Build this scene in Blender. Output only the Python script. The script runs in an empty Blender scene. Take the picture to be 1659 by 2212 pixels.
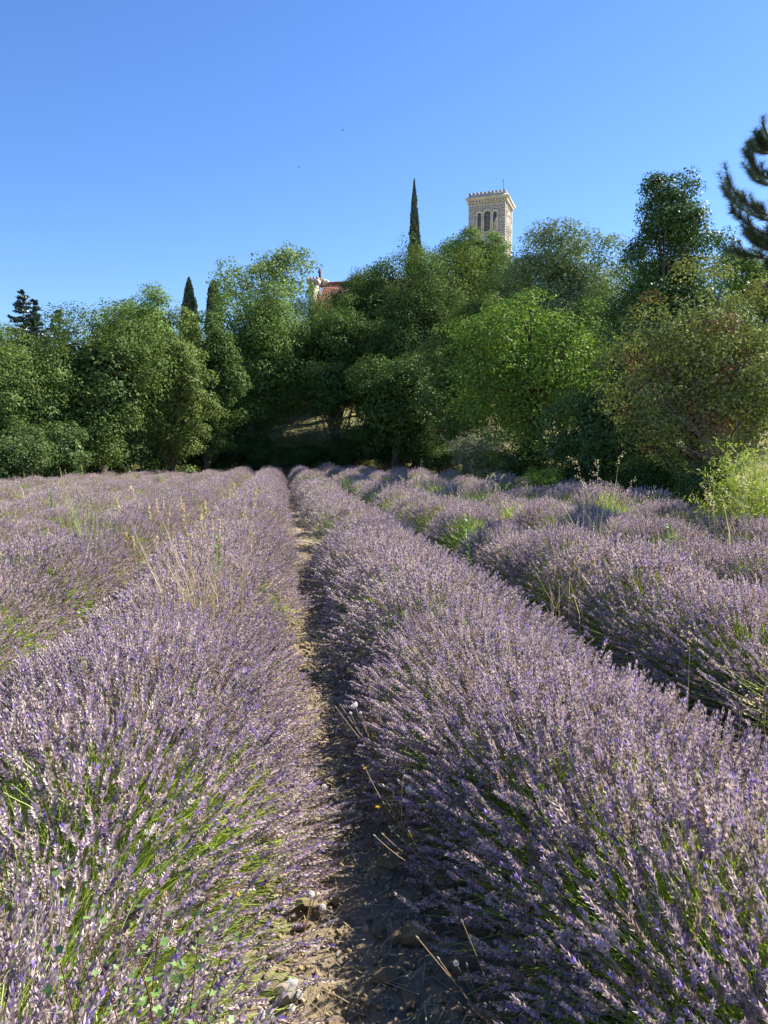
import bpy, math, random
import numpy as np
from mathutils import Vector

# ------------------------------------------------------------------ camera, sky, sun, exposure
SC = bpy.context.scene
YAW, PITCH, CAMZ, FPX = math.radians(7.5), math.radians(4.2), 1.7, 1673.0
cam_data = bpy.data.cameras.new("camera")
cam = bpy.data.objects.new("camera", cam_data)
SC.collection.objects.link(cam)
cam.location = (0, 0, CAMZ)
cam.rotation_euler = (math.pi / 2 - PITCH, 0, -YAW)
cam_data.sensor_fit = 'VERTICAL'
cam_data.sensor_height = 36.0
cam_data.lens = 36.0 * FPX / 2212.0
cam_data.clip_start = 0.05
cam_data.clip_end = 3000
SC.camera = cam

SUN_EL, SUN_AZ = math.radians(42), math.radians(68)      # azimuth clockwise from +Y (the rows run along +Y)
world = bpy.data.worlds.new("World")
SC.world = world
world.use_nodes = True
wn = world.node_tree
wn.nodes.clear()
w_out = wn.nodes.new("ShaderNodeOutputWorld")
w_bg = wn.nodes.new("ShaderNodeBackground")
w_sky = wn.nodes.new("ShaderNodeTexSky")
w_sky.sky_type = 'NISHITA'
w_sky.sun_disc = False
w_sky.sun_elevation = SUN_EL
w_sky.sun_rotation = SUN_AZ
w_sky.altitude = 400
w_sky.air_density = 1.0
w_sky.dust_density = 0.15
w_sky.ozone_density = 5.0
w_bg.inputs[1].default_value = 0.078
w_sat = wn.nodes.new("ShaderNodeHueSaturation")
w_sat.inputs["Saturation"].default_value = 1.14
w_sat.inputs["Hue"].default_value = 0.509
wn.links.new(w_sky.outputs[0], w_sat.inputs["Color"])
wn.links.new(w_sat.outputs[0], w_bg.inputs[0])
wn.links.new(w_bg.outputs[0], w_out.inputs[0])

sun_d = bpy.data.lights.new("sun", 'SUN')
sun_d.energy = 5.0
sun_d.angle = math.radians(0.5)
sun_d.color = (1.0, 0.93, 0.82)
sun = bpy.data.objects.new("sun", sun_d)
SC.collection.objects.link(sun)
to_sun = Vector((math.sin(SUN_AZ) * math.cos(SUN_EL), math.cos(SUN_AZ) * math.cos(SUN_EL), math.sin(SUN_EL)))
sun.rotation_euler = to_sun.to_track_quat('Z', 'Y').to_euler()

SC.view_settings.view_transform = 'Standard'
SC.view_settings.look = 'None'
SC.view_settings.exposure = 1.55
SC.view_settings.gamma = 1.0
SC.view_settings.use_curve_mapping = False

# ------------------------------------------------------------------ helpers
COL = SC.collection
CY, SY = math.cos(YAW), math.sin(YAW)
CP, SP = math.cos(PITCH), math.sin(PITCH)
FWD = np.array([SY * CP, CY * CP, -SP])
RGT = np.array([CY, -SY, 0.0])
UPV = np.cross(RGT, FWD)
CAM = np.array([0, 0, CAMZ])

def W(x, y, d):
    """a point seen at (x, y) of the 1659 x 2212 picture, d metres ahead"""
    return CAM + d * (FWD + RGT * ((x - 829.5) / FPX) + UPV * ((1106 - y) / FPX))

def to_cam(p):
    q = np.asarray(p, float) - CAM
    return q @ RGT, q @ UPV, q @ FWD

def smooth(a, b, t):
    t = np.clip((t - a) / (b - a), 0, 1)
    return t * t * (3 - 2 * t)

def row_end(x):
    x = np.asarray(x, float)
    e = np.where(x < -9, 55 + (x + 9) * 4.0, 55.0)
    e = np.where(x > 5.5, np.minimum(e, 55 - (x - 5.5) * 9.0), e)
    return np.maximum(e, 14)

def terrain(x, y):
    x = np.asarray(x, float); y = np.asarray(y, float)
    back = y - (57 + np.clip(x + 9, -14, 0) * 1.9)
    amp = 3 + 11.0 * smooth(-30, 2, x)
    z = amp * smooth(0, 46, back)
    right = x - (10.6 + 0.8 * np.sin(y * 0.11))
    z = z + 2.6 * smooth(0, 14, right) * smooth(6, 16, y)
    z = z + 0.35 * smooth(0.0, 2.5, right) * smooth(14, 20, y)
    return z

def mesh_np(name, V, faces, cols=None, smooth_shade=False):
    """faces: list of int arrays (k, n)"""
    V = np.ascontiguousarray(V, np.float32)
    me = bpy.data.meshes.new(name)
    faces = [np.asarray(f, np.int32) for f in faces if len(f)]
    nl = sum(f.size for f in faces); npoly = sum(len(f) for f in faces)
    me.vertices.add(len(V)); me.vertices.foreach_set("co", V.ravel())
    me.loops.add(nl); me.polygons.add(npoly)
    me.loops.foreach_set("vertex_index", np.concatenate([f.ravel() for f in faces]))
    starts = []; s = 0
    for f in faces:
        starts.append(s + np.arange(len(f), dtype=np.int32) * f.shape[1]); s += f.size
    me.polygons.foreach_set("loop_start", np.concatenate(starts).astype(np.int32))
    me.update(calc_edges=True)
    if smooth_shade:
        me.polygons.foreach_set("use_smooth", np.ones(npoly, bool))
    if cols is not None:
        a = me.attributes.new("Col", 'FLOAT_COLOR', 'POINT')
        c = np.ones((len(V), 4), np.float32); c[:, :3] = cols
        a.data.foreach_set("color", c.ravel())
    return me

class Geo:
    """collects vertices and faces of one mesh"""
    def __init__(s):
        s.V = []; s.C = []; s.F = {}; s.n = 0
    def add(s, V, F, c=(0.5, 0.5, 0.5)):
        V = np.asarray(V, float).reshape(-1, 3)
        for f in (F if isinstance(F, list) else [F]):
            f = np.asarray(f, np.int64)
            if len(f): s.F.setdefault(f.shape[1], []).append(f + s.n)
        s.V.append(V)
        c = np.asarray(c, float)
        s.C.append(np.broadcast_to(c, V.shape) if c.ndim == 1 else c)
        s.n += len(V)
        return s
    def mesh(s, name, sm=False):
        return mesh_np(name, np.concatenate(s.V), [np.concatenate(f) for f in s.F.values()], np.concatenate(s.C), sm)

def obj(name, me, mat=None, parent=None, loc=None):
    o = bpy.data.objects.new(name, me)
    COL.objects.link(o)
    if mat is not None and not me.materials: me.materials.append(mat)
    if parent is not None: o.parent = parent
    if loc is not None: o.location = [float(v) for v in loc]
    return o

def empty(name, loc, label, cat, group=None):
    o = bpy.data.objects.new(name, None)
    o.empty_display_size = 0.2
    COL.objects.link(o)
    o.location = [float(v) for v in loc]
    tag(o, label, cat, group)
    return o

def tag(o, label=None, cat=None, group=None, kind=None):
    if label: o["label"] = label
    if cat: o["category"] = cat
    if group: o["group"] = group
    if kind: o["kind"] = kind
    return o

def unit(v):
    return v / np.maximum(np.linalg.norm(v, axis=-1, keepdims=True), 1e-9)

def tube(P, R, sides=5, twist=0.0):
    P = np.asarray(P, float); R = np.asarray(R, float)
    T = unit(np.gradient(P, axis=0))
    ref = np.array([0.31, 0.17, 0.93]) if abs(T[0] @ np.array([0.31, 0.17, 0.93])) < 0.9 else np.array([1.0, 0.1, 0])
    A = unit(np.cross(T, ref)); B = np.cross(T, A)
    an = np.linspace(0, 2 * math.pi, sides, endpoint=False) + twist
    V = P[:, None] + R[:, None, None] * (np.cos(an)[None, :, None] * A[:, None] + np.sin(an)[None, :, None] * B[:, None])
    n = len(P)
    i = np.arange(n - 1)[:, None]; j = np.arange(sides)[None]
    a = i * sides + j; b = i * sides + (j + 1) % sides
    F = np.stack([a, b, b + sides, a + sides], -1).reshape(-1, 4)
    return V.reshape(-1, 3), F

def bez(p0, p1, p2, n=6):
    t = np.linspace(0, 1, n)[:, None]
    return (1 - t) ** 2 * np.asarray(p0) + 2 * t * (1 - t) * np.asarray(p1) + t * t * np.asarray(p2)

def box(c, s, rz=0.0):
    x, y, z = np.asarray(s, float) / 2
    V = np.array([[-x, -y, -z], [x, -y, -z], [x, y, -z], [-x, y, -z], [-x, -y, z], [x, -y, z], [x, y, z], [-x, y, z]])
    if rz:
        co, si = math.cos(rz), math.sin(rz)
        V = V @ np.array([[co, si, 0], [-si, co, 0], [0, 0, 1]])
    F = np.array([[0, 3, 2, 1], [4, 5, 6, 7], [0, 1, 5, 4], [1, 2, 6, 5], [2, 3, 7, 6], [3, 0, 4, 7]])
    return V + np.asarray(c), F

def leaf_quads(P, N, size, aspect, rng, updir=None, along=None):
    """rhombic leaves at P with normals N"""
    n = len(P)
    r = rng.normal(size=(n, 3)) if along is None else along
    T = unit(r - (r * N).sum(1, keepdims=True) * N)
    B = np.cross(N, T)
    s = size[:, None]
    fold = N * s * 0.12
    V = np.stack([P - T * s * .5, P + B * s * .5 * aspect + fold, P + T * s * .5, P - B * s * .5 * aspect + fold], 1).reshape(-1, 3)
    F = np.arange(4 * n).reshape(n, 4)
    return V, F

# ------------------------------------------------------------------ materials
def nodes_of(name):
    m = bpy.data.materials.new(name)
    m.use_nodes = True
    t = m.node_tree
    t.nodes.clear()
    out = t.nodes.new("ShaderNodeOutputMaterial")
    return m, t, out

def N(t, kind, **kw):
    n = t.nodes.new(kind)
    for k, v in kw.items(): setattr(n, k, v)
    return n

def leaf_mat(name, trans=0.35, gloss=0.06, rough=0.45, tint=(1.0, 1.0, 0.7)):
    m, t, out = nodes_of(name)
    at = N(t, "ShaderNodeAttribute", attribute_name="Col")
    oi = N(t, "ShaderNodeObjectInfo")
    hv = N(t, "ShaderNodeHueSaturation")
    mr = N(t, "ShaderNodeMapRange")
    mr.inputs[3].default_value = 0.9; mr.inputs[4].default_value = 1.1
    t.links.new(oi.outputs["Random"], mr.inputs[0]); t.links.new(mr.outputs[0], hv.inputs["Value"])
    t.links.new(at.outputs["Color"], hv.inputs["Color"])
    d = N(t, "ShaderNodeBsdfDiffuse"); tr = N(t, "ShaderNodeBsdfTranslucent"); g = N(t, "ShaderNodeBsdfGlossy")
    g.inputs["Roughness"].default_value = rough
    g.inputs["Color"].default_value = (0.9, 0.95, 1, 1)
    mt = N(t, "ShaderNodeMix", data_type='RGBA', blend_type='MULTIPLY')
    mt.inputs[0].default_value = 1
    mt.inputs[7].default_value = (*tint, 1)
    t.links.new(hv.outputs[0], mt.inputs[6])
    t.links.new(hv.outputs[0], d.inputs[0]); t.links.new(mt.outputs[2], tr.inputs[0])
    a = N(t, "ShaderNodeMixShader"); a.inputs[0].default_value = trans
    b = N(t, "ShaderNodeMixShader"); b.inputs[0].default_value = gloss
    t.links.new(d.outputs[0], a.inputs[1]); t.links.new(tr.outputs[0], a.inputs[2])
    t.links.new(a.outputs[0], b.inputs[1]); t.links.new(g.outputs[0], b.inputs[2])
    t.links.new(b.outputs[0], out.inputs[0])
    return m

def rough_mat(name, scale=6.0, amount=0.35, bump=0.3, bscale=40.0, rough=0.9, color=None, dist=0.02):
    """vertex colour (or one colour) broken up by noise, with bump"""
    m, t, out = nodes_of(name)
    p = N(t, "ShaderNodeBsdfPrincipled"); p.inputs["Roughness"].default_value = rough
    p.inputs["Specular IOR Level"].default_value = 0.2
    tc = N(t, "ShaderNodeTexCoord")
    n1 = N(t, "ShaderNodeTexNoise"); n1.inputs["Scale"].default_value = scale; n1.inputs["Detail"].default_value = 8
    n1.inputs["Roughness"].default_value = 0.65
    t.links.new(tc.outputs["Object"], n1.inputs["Vector"])
    mr = N(t, "ShaderNodeMapRange"); mr.inputs[1].default_value = 0.3; mr.inputs[2].default_value = 0.7
    mr.inputs[3].default_value = 1 - amount; mr.inputs[4].default_value = 1 + amount
    t.links.new(n1.outputs["Fac"], mr.inputs[0])
    mx = N(t, "ShaderNodeMix", data_type='RGBA', blend_type='MULTIPLY'); mx.inputs[0].default_value = 1
    if color is None:
        at = N(t, "ShaderNodeAttribute", attribute_name="Col"); t.links.new(at.outputs["Color"], mx.inputs[6])
    else:
        mx.inputs[6].default_value = (*color, 1)
    t.links.new(mr.outputs[0], mx.inputs[7]); t.links.new(mx.outputs[2], p.inputs["Base Color"])
    if bump:
        n2 = N(t, "ShaderNodeTexNoise"); n2.inputs["Scale"].default_value = bscale; n2.inputs["Detail"].default_value = 9
        n2.inputs["Roughness"].default_value = 0.7
        t.links.new(tc.outputs["Object"], n2.inputs["Vector"])
        b = N(t, "ShaderNodeBump"); b.inputs["Strength"].default_value = bump; b.inputs["Distance"].default_value = dist
        t.links.new(n2.outputs["Fac"], b.inputs["Height"]); t.links.new(b.outputs[0], p.inputs["Normal"])
    t.links.new(p.outputs[0], out.inputs[0])
    return m

M_LEAF = leaf_mat("leaf", 0.24, 0.012, 0.55)
M_IVY = leaf_mat("glossy_leaf", 0.2, 0.03, 0.45)
M_NEEDLE = leaf_mat("needle", 0.15, 0.06, 0.4)
M_GRASS = leaf_mat("grass_blade", 0.4, 0.03, 0.5, (1, 1, 0.75))
M_STEM = leaf_mat("lavender_stem", 0.38, 0.04, 0.5, (1, 1, 0.6))
M_BLOOM = leaf_mat("lavender_bloom", 0.28, 0.03, 0.6, (1, 0.95, 1))
M_FLUFF = leaf_mat("seed_fluff", 0.5, 0.0, 0.6, (1, 1, 1))
M_BARK = rough_mat("bark", 9, 0.4, 0.6, 30, 0.95)
M_SOIL = rough_mat("soil", 5, 0.35, 0.9, 38, 0.97, dist=0.03)
M_LAND = rough_mat("land", 0.9, 0.35, 0.8, 7, 0.97, dist=0.1)
M_CLOD = rough_mat("clod_earth", 14, 0.3, 0.8, 45, 0.97, dist=0.02)
M_STONE = rough_mat("limestone", 1.1, 0.16, 0.4, 14, 0.9, dist=0.015)
M_TILE = rough_mat("clay_tile", 3.0, 0.3, 0.3, 20, 0.85)
M_WOOD = rough_mat("louvre_wood", 6, 0.3, 0.3, 30, 0.8)
M_METAL = rough_mat("dark_iron", 8, 0.2, 0.1, 30, 0.5)
M_BRONZE = rough_mat("bronze", 5, 0.3, 0.2, 18, 0.5)
M_CORE = rough_mat("dark_twigs", 30, 0.4, 0.6, 60, 0.98)

# ------------------------------------------------------------------ ground
def build_ground():
    rng = np.random.default_rng(1)
    def axis(lo, hi, flo, fhi, fine, coarse):
        a = [flo]
        while a[-1] > lo: a.append(a[-1] - min(coarse, fine + 0.12 * (flo - a[-1])))
        b = list(np.arange(flo, fhi, fine))
        c = [fhi]
        while c[-1] < hi: c.append(c[-1] + min(coarse, fine + 0.12 * (c[-1] - fhi)))
        return np.array(sorted(set(np.round(a + b + c, 4))))
    xs = axis(-900, 900, -26, 22, 0.5, 60); ys = axis(-60, 1500, 0, 100, 0.7, 60)
    X, Y = np.meshgrid(xs, ys)
    Z = terrain(X, Y)
    far = np.clip((Y - 130) / 400, 0, 1)
    Z = Z * (1 - 0.6 * smooth(130, 260, Y)) - 0.0
    Z += 0.03 * rng.normal(size=Z.shape) * (Y < 120)
    fld = (smooth(0.0, 1.5, row_end(X) + 0.5 - Y) * smooth(0, 1.5, 10.2 - X))[..., None]
    soil = np.array([0.22, 0.172, 0.105]); straw = np.array([0.30, 0.25, 0.11]); green = np.array([0.085, 0.11, 0.04])
    g = rng.random(X.shape)[..., None]
    c = fld * soil + (1 - fld) * (straw * g + green * (1 - g))
    V = np.stack([X, Y, Z], -1).reshape(-1, 3)
    ny, nx = X.shape
    i = np.arange(ny - 1)[:, None] * nx + np.arange(nx - 1)[None]
    F = np.stack([i, i + 1, i + nx + 1, i + nx], -1).reshape(-1, 4)
    me = mesh_np("ground", V, [F], c.reshape(-1, 3), True)
    tag(obj("ground", me, M_LAND), kind="structure")

def value_noise(x, y, seed):
    r = np.random.default_rng(seed).random((64, 64))
    xi = np.floor(x).astype(int); yi = np.floor(y).astype(int)
    fx = x - xi; fy = y - yi
    fx = fx * fx * (3 - 2 * fx); fy = fy * fy * (3 - 2 * fy)
    a = r[xi % 64, yi % 64]; b = r[(xi + 1) % 64, yi % 64]; c = r[xi % 64, (yi + 1) % 64]; d = r[(xi + 1) % 64, (yi + 1) % 64]
    return (a * (1 - fx) + b * fx) * (1 - fy) + (c * (1 - fx) + d * fx) * fy

PATH_X = 0.28
def path_z(x, y):
    z = 0.02 + 0.05 * value_noise(x * 4, y * 4, 5) + 0.035 * value_noise(x * 11, y * 11, 6)
    z = z + 0.022 * np.abs(value_noise(x * 26, y * 26, 7) - 0.5) * 2 + 0.012 * value_noise(x * 55, y * 55, 8)
    return z

def build_path():
    rng = np.random.default_rng(2)
    xs = np.arange(-0.55, 1.15, 0.02)
    ys = [0.5]
    while ys[-1] < 22: ys.append(ys[-1] + 0.018 + 0.006 * max(0, ys[-1] - 2.5))
    X, Y = np.meshgrid(xs, np.array(ys))
    edge = smooth(0, 0.12, X + 0.55) * smooth(0, 0.12, 1.15 - X)
    Z = 0.035 + path_z(X, Y) * edge + (edge - 1) * 0.045
    base = np.array([0.255, 0.205, 0.135])
    c = base * (0.75 + 0.5 * value_noise(X * 7, Y * 7, 9))[..., None]
    c = c * (1 - 0.12 * rng.random(X.shape))[..., None]
    V = np.stack([X, Y, Z], -1).reshape(-1, 3); ny, nx = X.shape
    i = np.arange(ny - 1)[:, None] * nx + np.arange(nx - 1)[None]
    F = np.stack([i, i + 1, i + nx + 1, i + nx], -1).reshape(-1, 4)
    path = tag(obj("soil_path", mesh_np("soil_path", V, [F], c.reshape(-1, 3), False), M_SOIL), kind="structure")
    # clods of earth and stones, each its own piece
    import bmesh
    vars_ = []
    for k in range(7):
        bm = bmesh.new(); bmesh.ops.create_icosphere(bm, subdivisions=2, radius=1)
        r = np.random.default_rng(50 + k)
        f = r.normal(size=(7, 3)); ph = r.random(7) * 6
        for v in bm.verts:
            p = np.array(v.co)
            s = 1 + 0.13 * sum(math.sin(2.1 * (f[q] @ p) + ph[q]) for q in range(7)) * 0.8
            q = p * s * np.array([1, 0.8, 0.62])
            v.co = np.round(q * 3.2 + r.normal(size=3) * 0.18) / 3.2 * 0.45 + q * 0.55
        me = bpy.data.meshes.new("clod"); bm.to_mesh(me); bm.free()
        a = me.attributes.new("Col", 'FLOAT_COLOR', 'POINT')
        tone = [(0.33, 0.25, 0.145), (0.30, 0.225, 0.13), (0.36, 0.28, 0.165), (0.31, 0.24, 0.15), (0.46, 0.41, 0.33), (0.34, 0.265, 0.15), (0.28, 0.215, 0.13)][k]
        a.data.foreach_set("color", np.tile([*tone, 1], len(me.vertices)).astype(np.float32))
        me.materials.append(M_CLOD)
        vars_.append(me)
    big = [(0.43, 2.42, 0.075), (0.10, 2.62, 0.055), (-0.02, 2.35, 0.05), (0.30, 2.2, 0.045), (0.2, 3.62, 0.045), (0.37, 3.5, 0.04), (0.02, 2.9, 0.04),
           (0.13, 2.05, 0.05), (0.62, 2.0, 0.04), (0.0, 2.15, 0.05), (0.31, 5.4, 0.05), (0.2, 6.3, 0.05), (-0.05, 2.75, 0.05), (-0.12, 2.5, 0.045), (0.5, 1.9, 0.045)]
    for i in range(285):
        if i < len(big): x, y, s = big[i]
        else:
            y = 1.75 + 8.5 * rng.random() ** 1.6; x = PATH_X + rng.normal() * 0.2
            s = 0.009 + 0.026 * rng.random() ** 2.2 + 0.0012 * y
        o = obj("clod", vars_[4 if rng.random() < 0.07 else rng.choice([0, 1, 2, 3, 5, 6])], None, path)
        z = 0.035 + float(path_z(np.array(x), np.array(y)))
        o.location = (x, y, z + s * 0.2); o.rotation_euler = (rng.normal() * 0.4, rng.normal() * 0.4, rng.random() * 6.28)
        o.scale = (s * (0.8 + .4 * rng.random()), s * (0.8 + .4 * rng.random()), s * (0.75 + .4 * rng.random()))
    # crumbs too small to pick apart
    g = Geo()
    n = 6000
    y = 1.6 + 12 * rng.random(n) ** 1.7; x = PATH_X + rng.normal(size=n) * 0.24
    s = 0.0035 + 0.008 * rng.random(n) ** 2 + 0.0004 * y
    z = 0.035 + path_z(x, y) + s * 0.3
    oc = np.array([[1, 0, 0], [-1, 0, 0], [0, 1, 0], [0, -1, 0], [0, 0, 1], [0, 0, -1]], float)
    fo = np.array([[0, 2, 4], [2, 1, 4], [1, 3, 4], [3, 0, 4], [2, 0, 5], [1, 2, 5], [3, 1, 5], [0, 3, 5]])
    V = np.stack([x, y, z], -1)[:, None] + (oc[None] * (0.7 + 0.6 * rng.random((n, 6, 1))) + 0.2 * rng.normal(size=(n, 6, 3))) * s[:, None, None]
    F = fo[None] + (np.arange(n) * 6)[:, None, None]
    c = np.repeat(np.array([0.33, 0.255, 0.15]) * (0.75 + 0.6 * rng.random((n, 1))), 6, 0)
    g.add(V.reshape(-1, 3), F.reshape(-1, 3), c)
    tag(obj("soil_crumb", g.mesh("soil_crumb"), M_CLOD, path), kind="stuff")
    # bits of straw lying on the path
    g = Geo()
    n = 1500
    y = 1.7 + 9 * rng.random(n) ** 1.6; x = PATH_X + rng.normal(size=n) * 0.25
    z = 0.05 + path_z(x, y); L = 0.03 + 0.09 * rng.random(n); a = rng.random(n) * 6.28
    d = np.stack([np.cos(a), np.sin(a), rng.normal(size=n) * 0.15], -1); w = np.stack([-np.sin(a), np.cos(a), 0 * a], -1) * 0.0014
    P = np.stack([x, y, z], -1)
    V = np.stack([P - w, P + w, P + d * L[:, None] + w, P + d * L[:, None] - w], 1).reshape(-1, 3)
    g.add(V, np.arange(4 * n).reshape(n, 4), np.repeat(np.array([0.42, 0.34, 0.19]) * (0.6 + 0.6 * rng.random((n, 1))), 4, 0))
    tag(obj("straw_litter", g.mesh("straw_litter"), M_GRASS, path), kind="stuff")

# ------------------------------------------------------------------ lavender
def lav_meshes(seed, lod, flowering=1.0):
    """one lavender bush: (foliage mesh, bloom mesh)"""
    rng = np.random.default_rng(seed)
    n = (2250, 1500, 700)[lod]
    fat = (1.14, 1.28, 1.75)[lod]
    n0 = int(n * 1.75)
    u = rng.random(n0)
    th = np.arccos(1 - u * (1 - math.cos(math.radians(99))))
    ph = rng.random(n0) * 2 * math.pi
    # thin patches where the green stems show
    dens = value_noise(ph * 1.9 + seed, th * 3.1, seed + 3)
    keep = rng.random(n0) < np.clip(0.18 + 1.6 * dens, 0, 1) * (1 - 0.82 * smooth(math.radians(60), math.radians(94), th))
    th, ph = th[keep][:n], ph[keep][:n]
    n = len(th)
    lump = 0.9 + 0.2 * value_noise(ph * 1.2 + 5, th * 2.2 + seed, seed + 9)
    R = (0.585 + 0.15 * np.sin(th) ** 1.5) * lump * (0.80 + 0.24 * np.sqrt(rng.random(n)))
    D = np.stack([np.sin(th) * np.cos(ph), np.sin(th) * np.sin(ph), np.cos(th)], -1)
    D = unit(D * np.array([1, 0.55, 1]) + rng.normal(size=D.shape) * 0.085)
    base = np.stack([rng.normal(size=n) * 0.10, rng.normal(size=n) * 0.16, 0.05 + 0.08 * rng.random(n)], -1) + D * 0.10
    tip = D * R[:, None] + np.array([0, 0, 0.05])
    sh = (rng.random(n) - 0.5) * 0.62
    tip[:, 1] += sh; base[:, 1] += sh
    tip[:, 2] -= 0.06 * np.sin(th) ** 2
    tip[:, 2] = np.maximum(tip[:, 2], 0.05 + 0.05 * rng.random(n))
    mid = base * 0.45 + tip * 0.55 + np.array([0, 0, 1.0]) * (0.035 * np.sin(th))[:, None]
    sd = unit(unit(tip - mid) + np.array([0, 0, 0.22]) + rng.normal(size=D.shape) * 0.11)
    # stems: bent ribbons
    g = Geo()
    w = unit(np.cross(sd, rng.normal(size=D.shape))) * ((0.0015, 0.0019, 0.0030)[lod])
    V = np.stack([base - w, base + w, mid + w, mid - w, tip - w * .8, tip + w * .8], 1).reshape(-1, 3)
    k = np.arange(n)[:, None] * 6
    F = np.concatenate([k + np.array([[0, 1, 2, 3]]), k + np.array([[3, 2, 5, 4]])])
    sc = np.array([0.36, 0.50, 0.09]) * (0.7 + 0.5 * rng.random((n, 1))) + np.array([0.06, 0.03, 0.03]) * rng.random((n, 1))
    c6 = np.repeat(sc, 6, 0)
    g.add(V, F, c6)
    # narrow leaves low in the bush
    nl = (1500, 700, 260)[lod]
    d = unit(rng.normal(size=(nl, 3)) * np.array([1, 1, 0.7]) + np.array([0, 0, 0.35])); d[:, 2] = np.abs(d[:, 2])
    P = d * (0.18 + 0.24 * rng.random((nl, 1))) + np.array([0, 0, 0.05])
    ld = unit(d + rng.normal(size=d.shape) * 0.45 + np.array([0, 0, 0.5]))
    L = (0.03 + 0.04 * rng.random((nl, 1))) * fat
    ww = unit(np.cross(ld, rng.normal(size=d.shape))) * 0.0022 * fat
    V = np.stack([P - ww * .6, P + ww * .6, P + ld * L * .6 + ww, P + ld * L, P + ld * L * .6 - ww], 1).reshape(-1, 3)
    lc = np.array([0.13, 0.19, 0.07]) * (0.6 + 0.7 * rng.random((nl, 1)))
    g.add(V, np.arange(5 * nl).reshape(nl, 5), np.repeat(lc, 5, 0))
    # woody heart
    a = np.linspace(0, 2 * math.pi, 12, endpoint=False)
    rings = [(0.36, 0.0), (0.35, 0.12), (0.27, 0.26), (0.12, 0.34)]
    V = []
    for r_, z_ in rings:
        rr = r_ * (0.85 + 0.3 * rng.random(12)); V.append(np.stack([rr * np.cos(a), rr * np.sin(a), np.full(12, z_) + 0.03 * rng.random(12)], -1))
    V = np.concatenate(V + [np.array([[0, 0, 0.36]])])
    q = []
    for i in range(3):
        for j in range(12): q.append([i * 12 + j, i * 12 + (j + 1) % 12, (i + 1) * 12 + (j + 1) % 12, (i + 1) * 12 + j])
    t3 = [[36 + j, 36 + (j + 1) % 12, 48] for j in range(12)]
    g.add(V, [np.array(q), np.array(t3)], np.array([0.055, 0.065, 0.03]))
    fol = g.mesh("lavender_bush"); fol.materials.append(M_STEM)
    if flowering < 1:
        kp = rng.random(n) < flowering
        tip, sd, D = tip[kp], sd[kp], D[kp]; n = len(tip)
    # flower spikes: whorls of small pointed calyces round the top of each stem
    K, S = ((7, 5), (4, 4), (3, 3))[lod]
    L = (0.040 + 0.062 * rng.random(n)) * (1.12, 1.05, 1.1)[lod]
    A = unit(np.cross(sd, rng.normal(size=D.shape))); B = np.cross(sd, A)
    s = np.linspace(0.0, 1.0, K)[None] * np.ones((n, 1))
    if lod == 0: s[:, 0] -= 0.28 * (rng.random(n) < 0.6)          # the lone whorl below the spike
    prof = (0.62 + 0.45 * np.sin(np.clip(s, 0, 1) * math.pi * 0.85 + 0.25))
    ang = (np.arange(S)[None, None] / S * 2 * math.pi + np.arange(K)[None, :, None] * 1.1 + rng.random((n, K, 1)) * 1.0 + rng.normal(size=(n, K, S)) * 0.25)
    rad = A[:, None, None] * np.cos(ang)[..., None] + B[:, None, None] * np.sin(ang)[..., None]
    tan = -A[:, None, None] * np.sin(ang)[..., None] + B[:, None, None] * np.cos(ang)[..., None]
    cen = tip[:, None, None] + sd[:, None, None] * (s * L[:, None])[:, :, None, None]
    rr = (0.0088 * fat * prof * (0.85 + 0.3 * rng.random((n, 1))))[:, :, None, None] * (0.75 + 0.5 * rng.random((n, K, S, 1)))
    up = (L / K)[:, None, None, None] * 1.25 * sd[:, None, None]
    wd = 0.0040 * fat * (1.0, 1.25, 1.5)[lod]
    p0 = cen + rad * rr * 0.15 - tan * wd
    p1 = cen + rad * rr * 0.15 + tan * wd
    p2 = cen + rad * rr + up * (0.7 + 0.5 * rng.random((n, K, S, 1)))
    V = np.stack([p0, p1, p2], 3).reshape(-1, 3)
    T = n * K * S
    F = np.arange(3 * T).reshape(T, 3)
    faded = rng.random((n, 1, 1, 1))
    mauve = np.array([0.43, 0.345, 0.345]); beige = np.array([0.70, 0.595, 0.50]); violet = np.array([0.36, 0.25, 0.68]); dusk = np.array([0.15, 0.118, 0.145])
    t1 = rng.random((n, K, S, 1)) ** 0.7
    c = mauve * (1 - t1 * faded) + beige * t1 * faded
    c = np.where(rng.random((n, K, S, 1)) < 0.18, dusk, c)
    pv = 0.085 * np.clip(1.3 - faded, 0.2, 1) * (1.3 if lod == 0 else 1.0)
    c = np.where(rng.random((n, K, S, 1)) < pv, violet * (0.8 + 0.4 * rng.random((n, K, S, 1))), c)
    c = c * (0.8 + 0.4 * rng.random((n, K, S, 1))) * (0.75 + 0.45 * rng.random((n, 1, 1, 1)))
    c = np.where(rng.random((n, 1, 1, 1)) < 0.07, np.array([0.36, 0.28, 0.20]) * (0.7 + 0.5 * rng.random((n, K, S, 1))), c)
    c = np.repeat(c.reshape(-1, 3), 3, 0)
    blo = mesh_np("bloom", V, [F], c); blo.materials.append(M_BLOOM)
    return fol, blo

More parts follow.
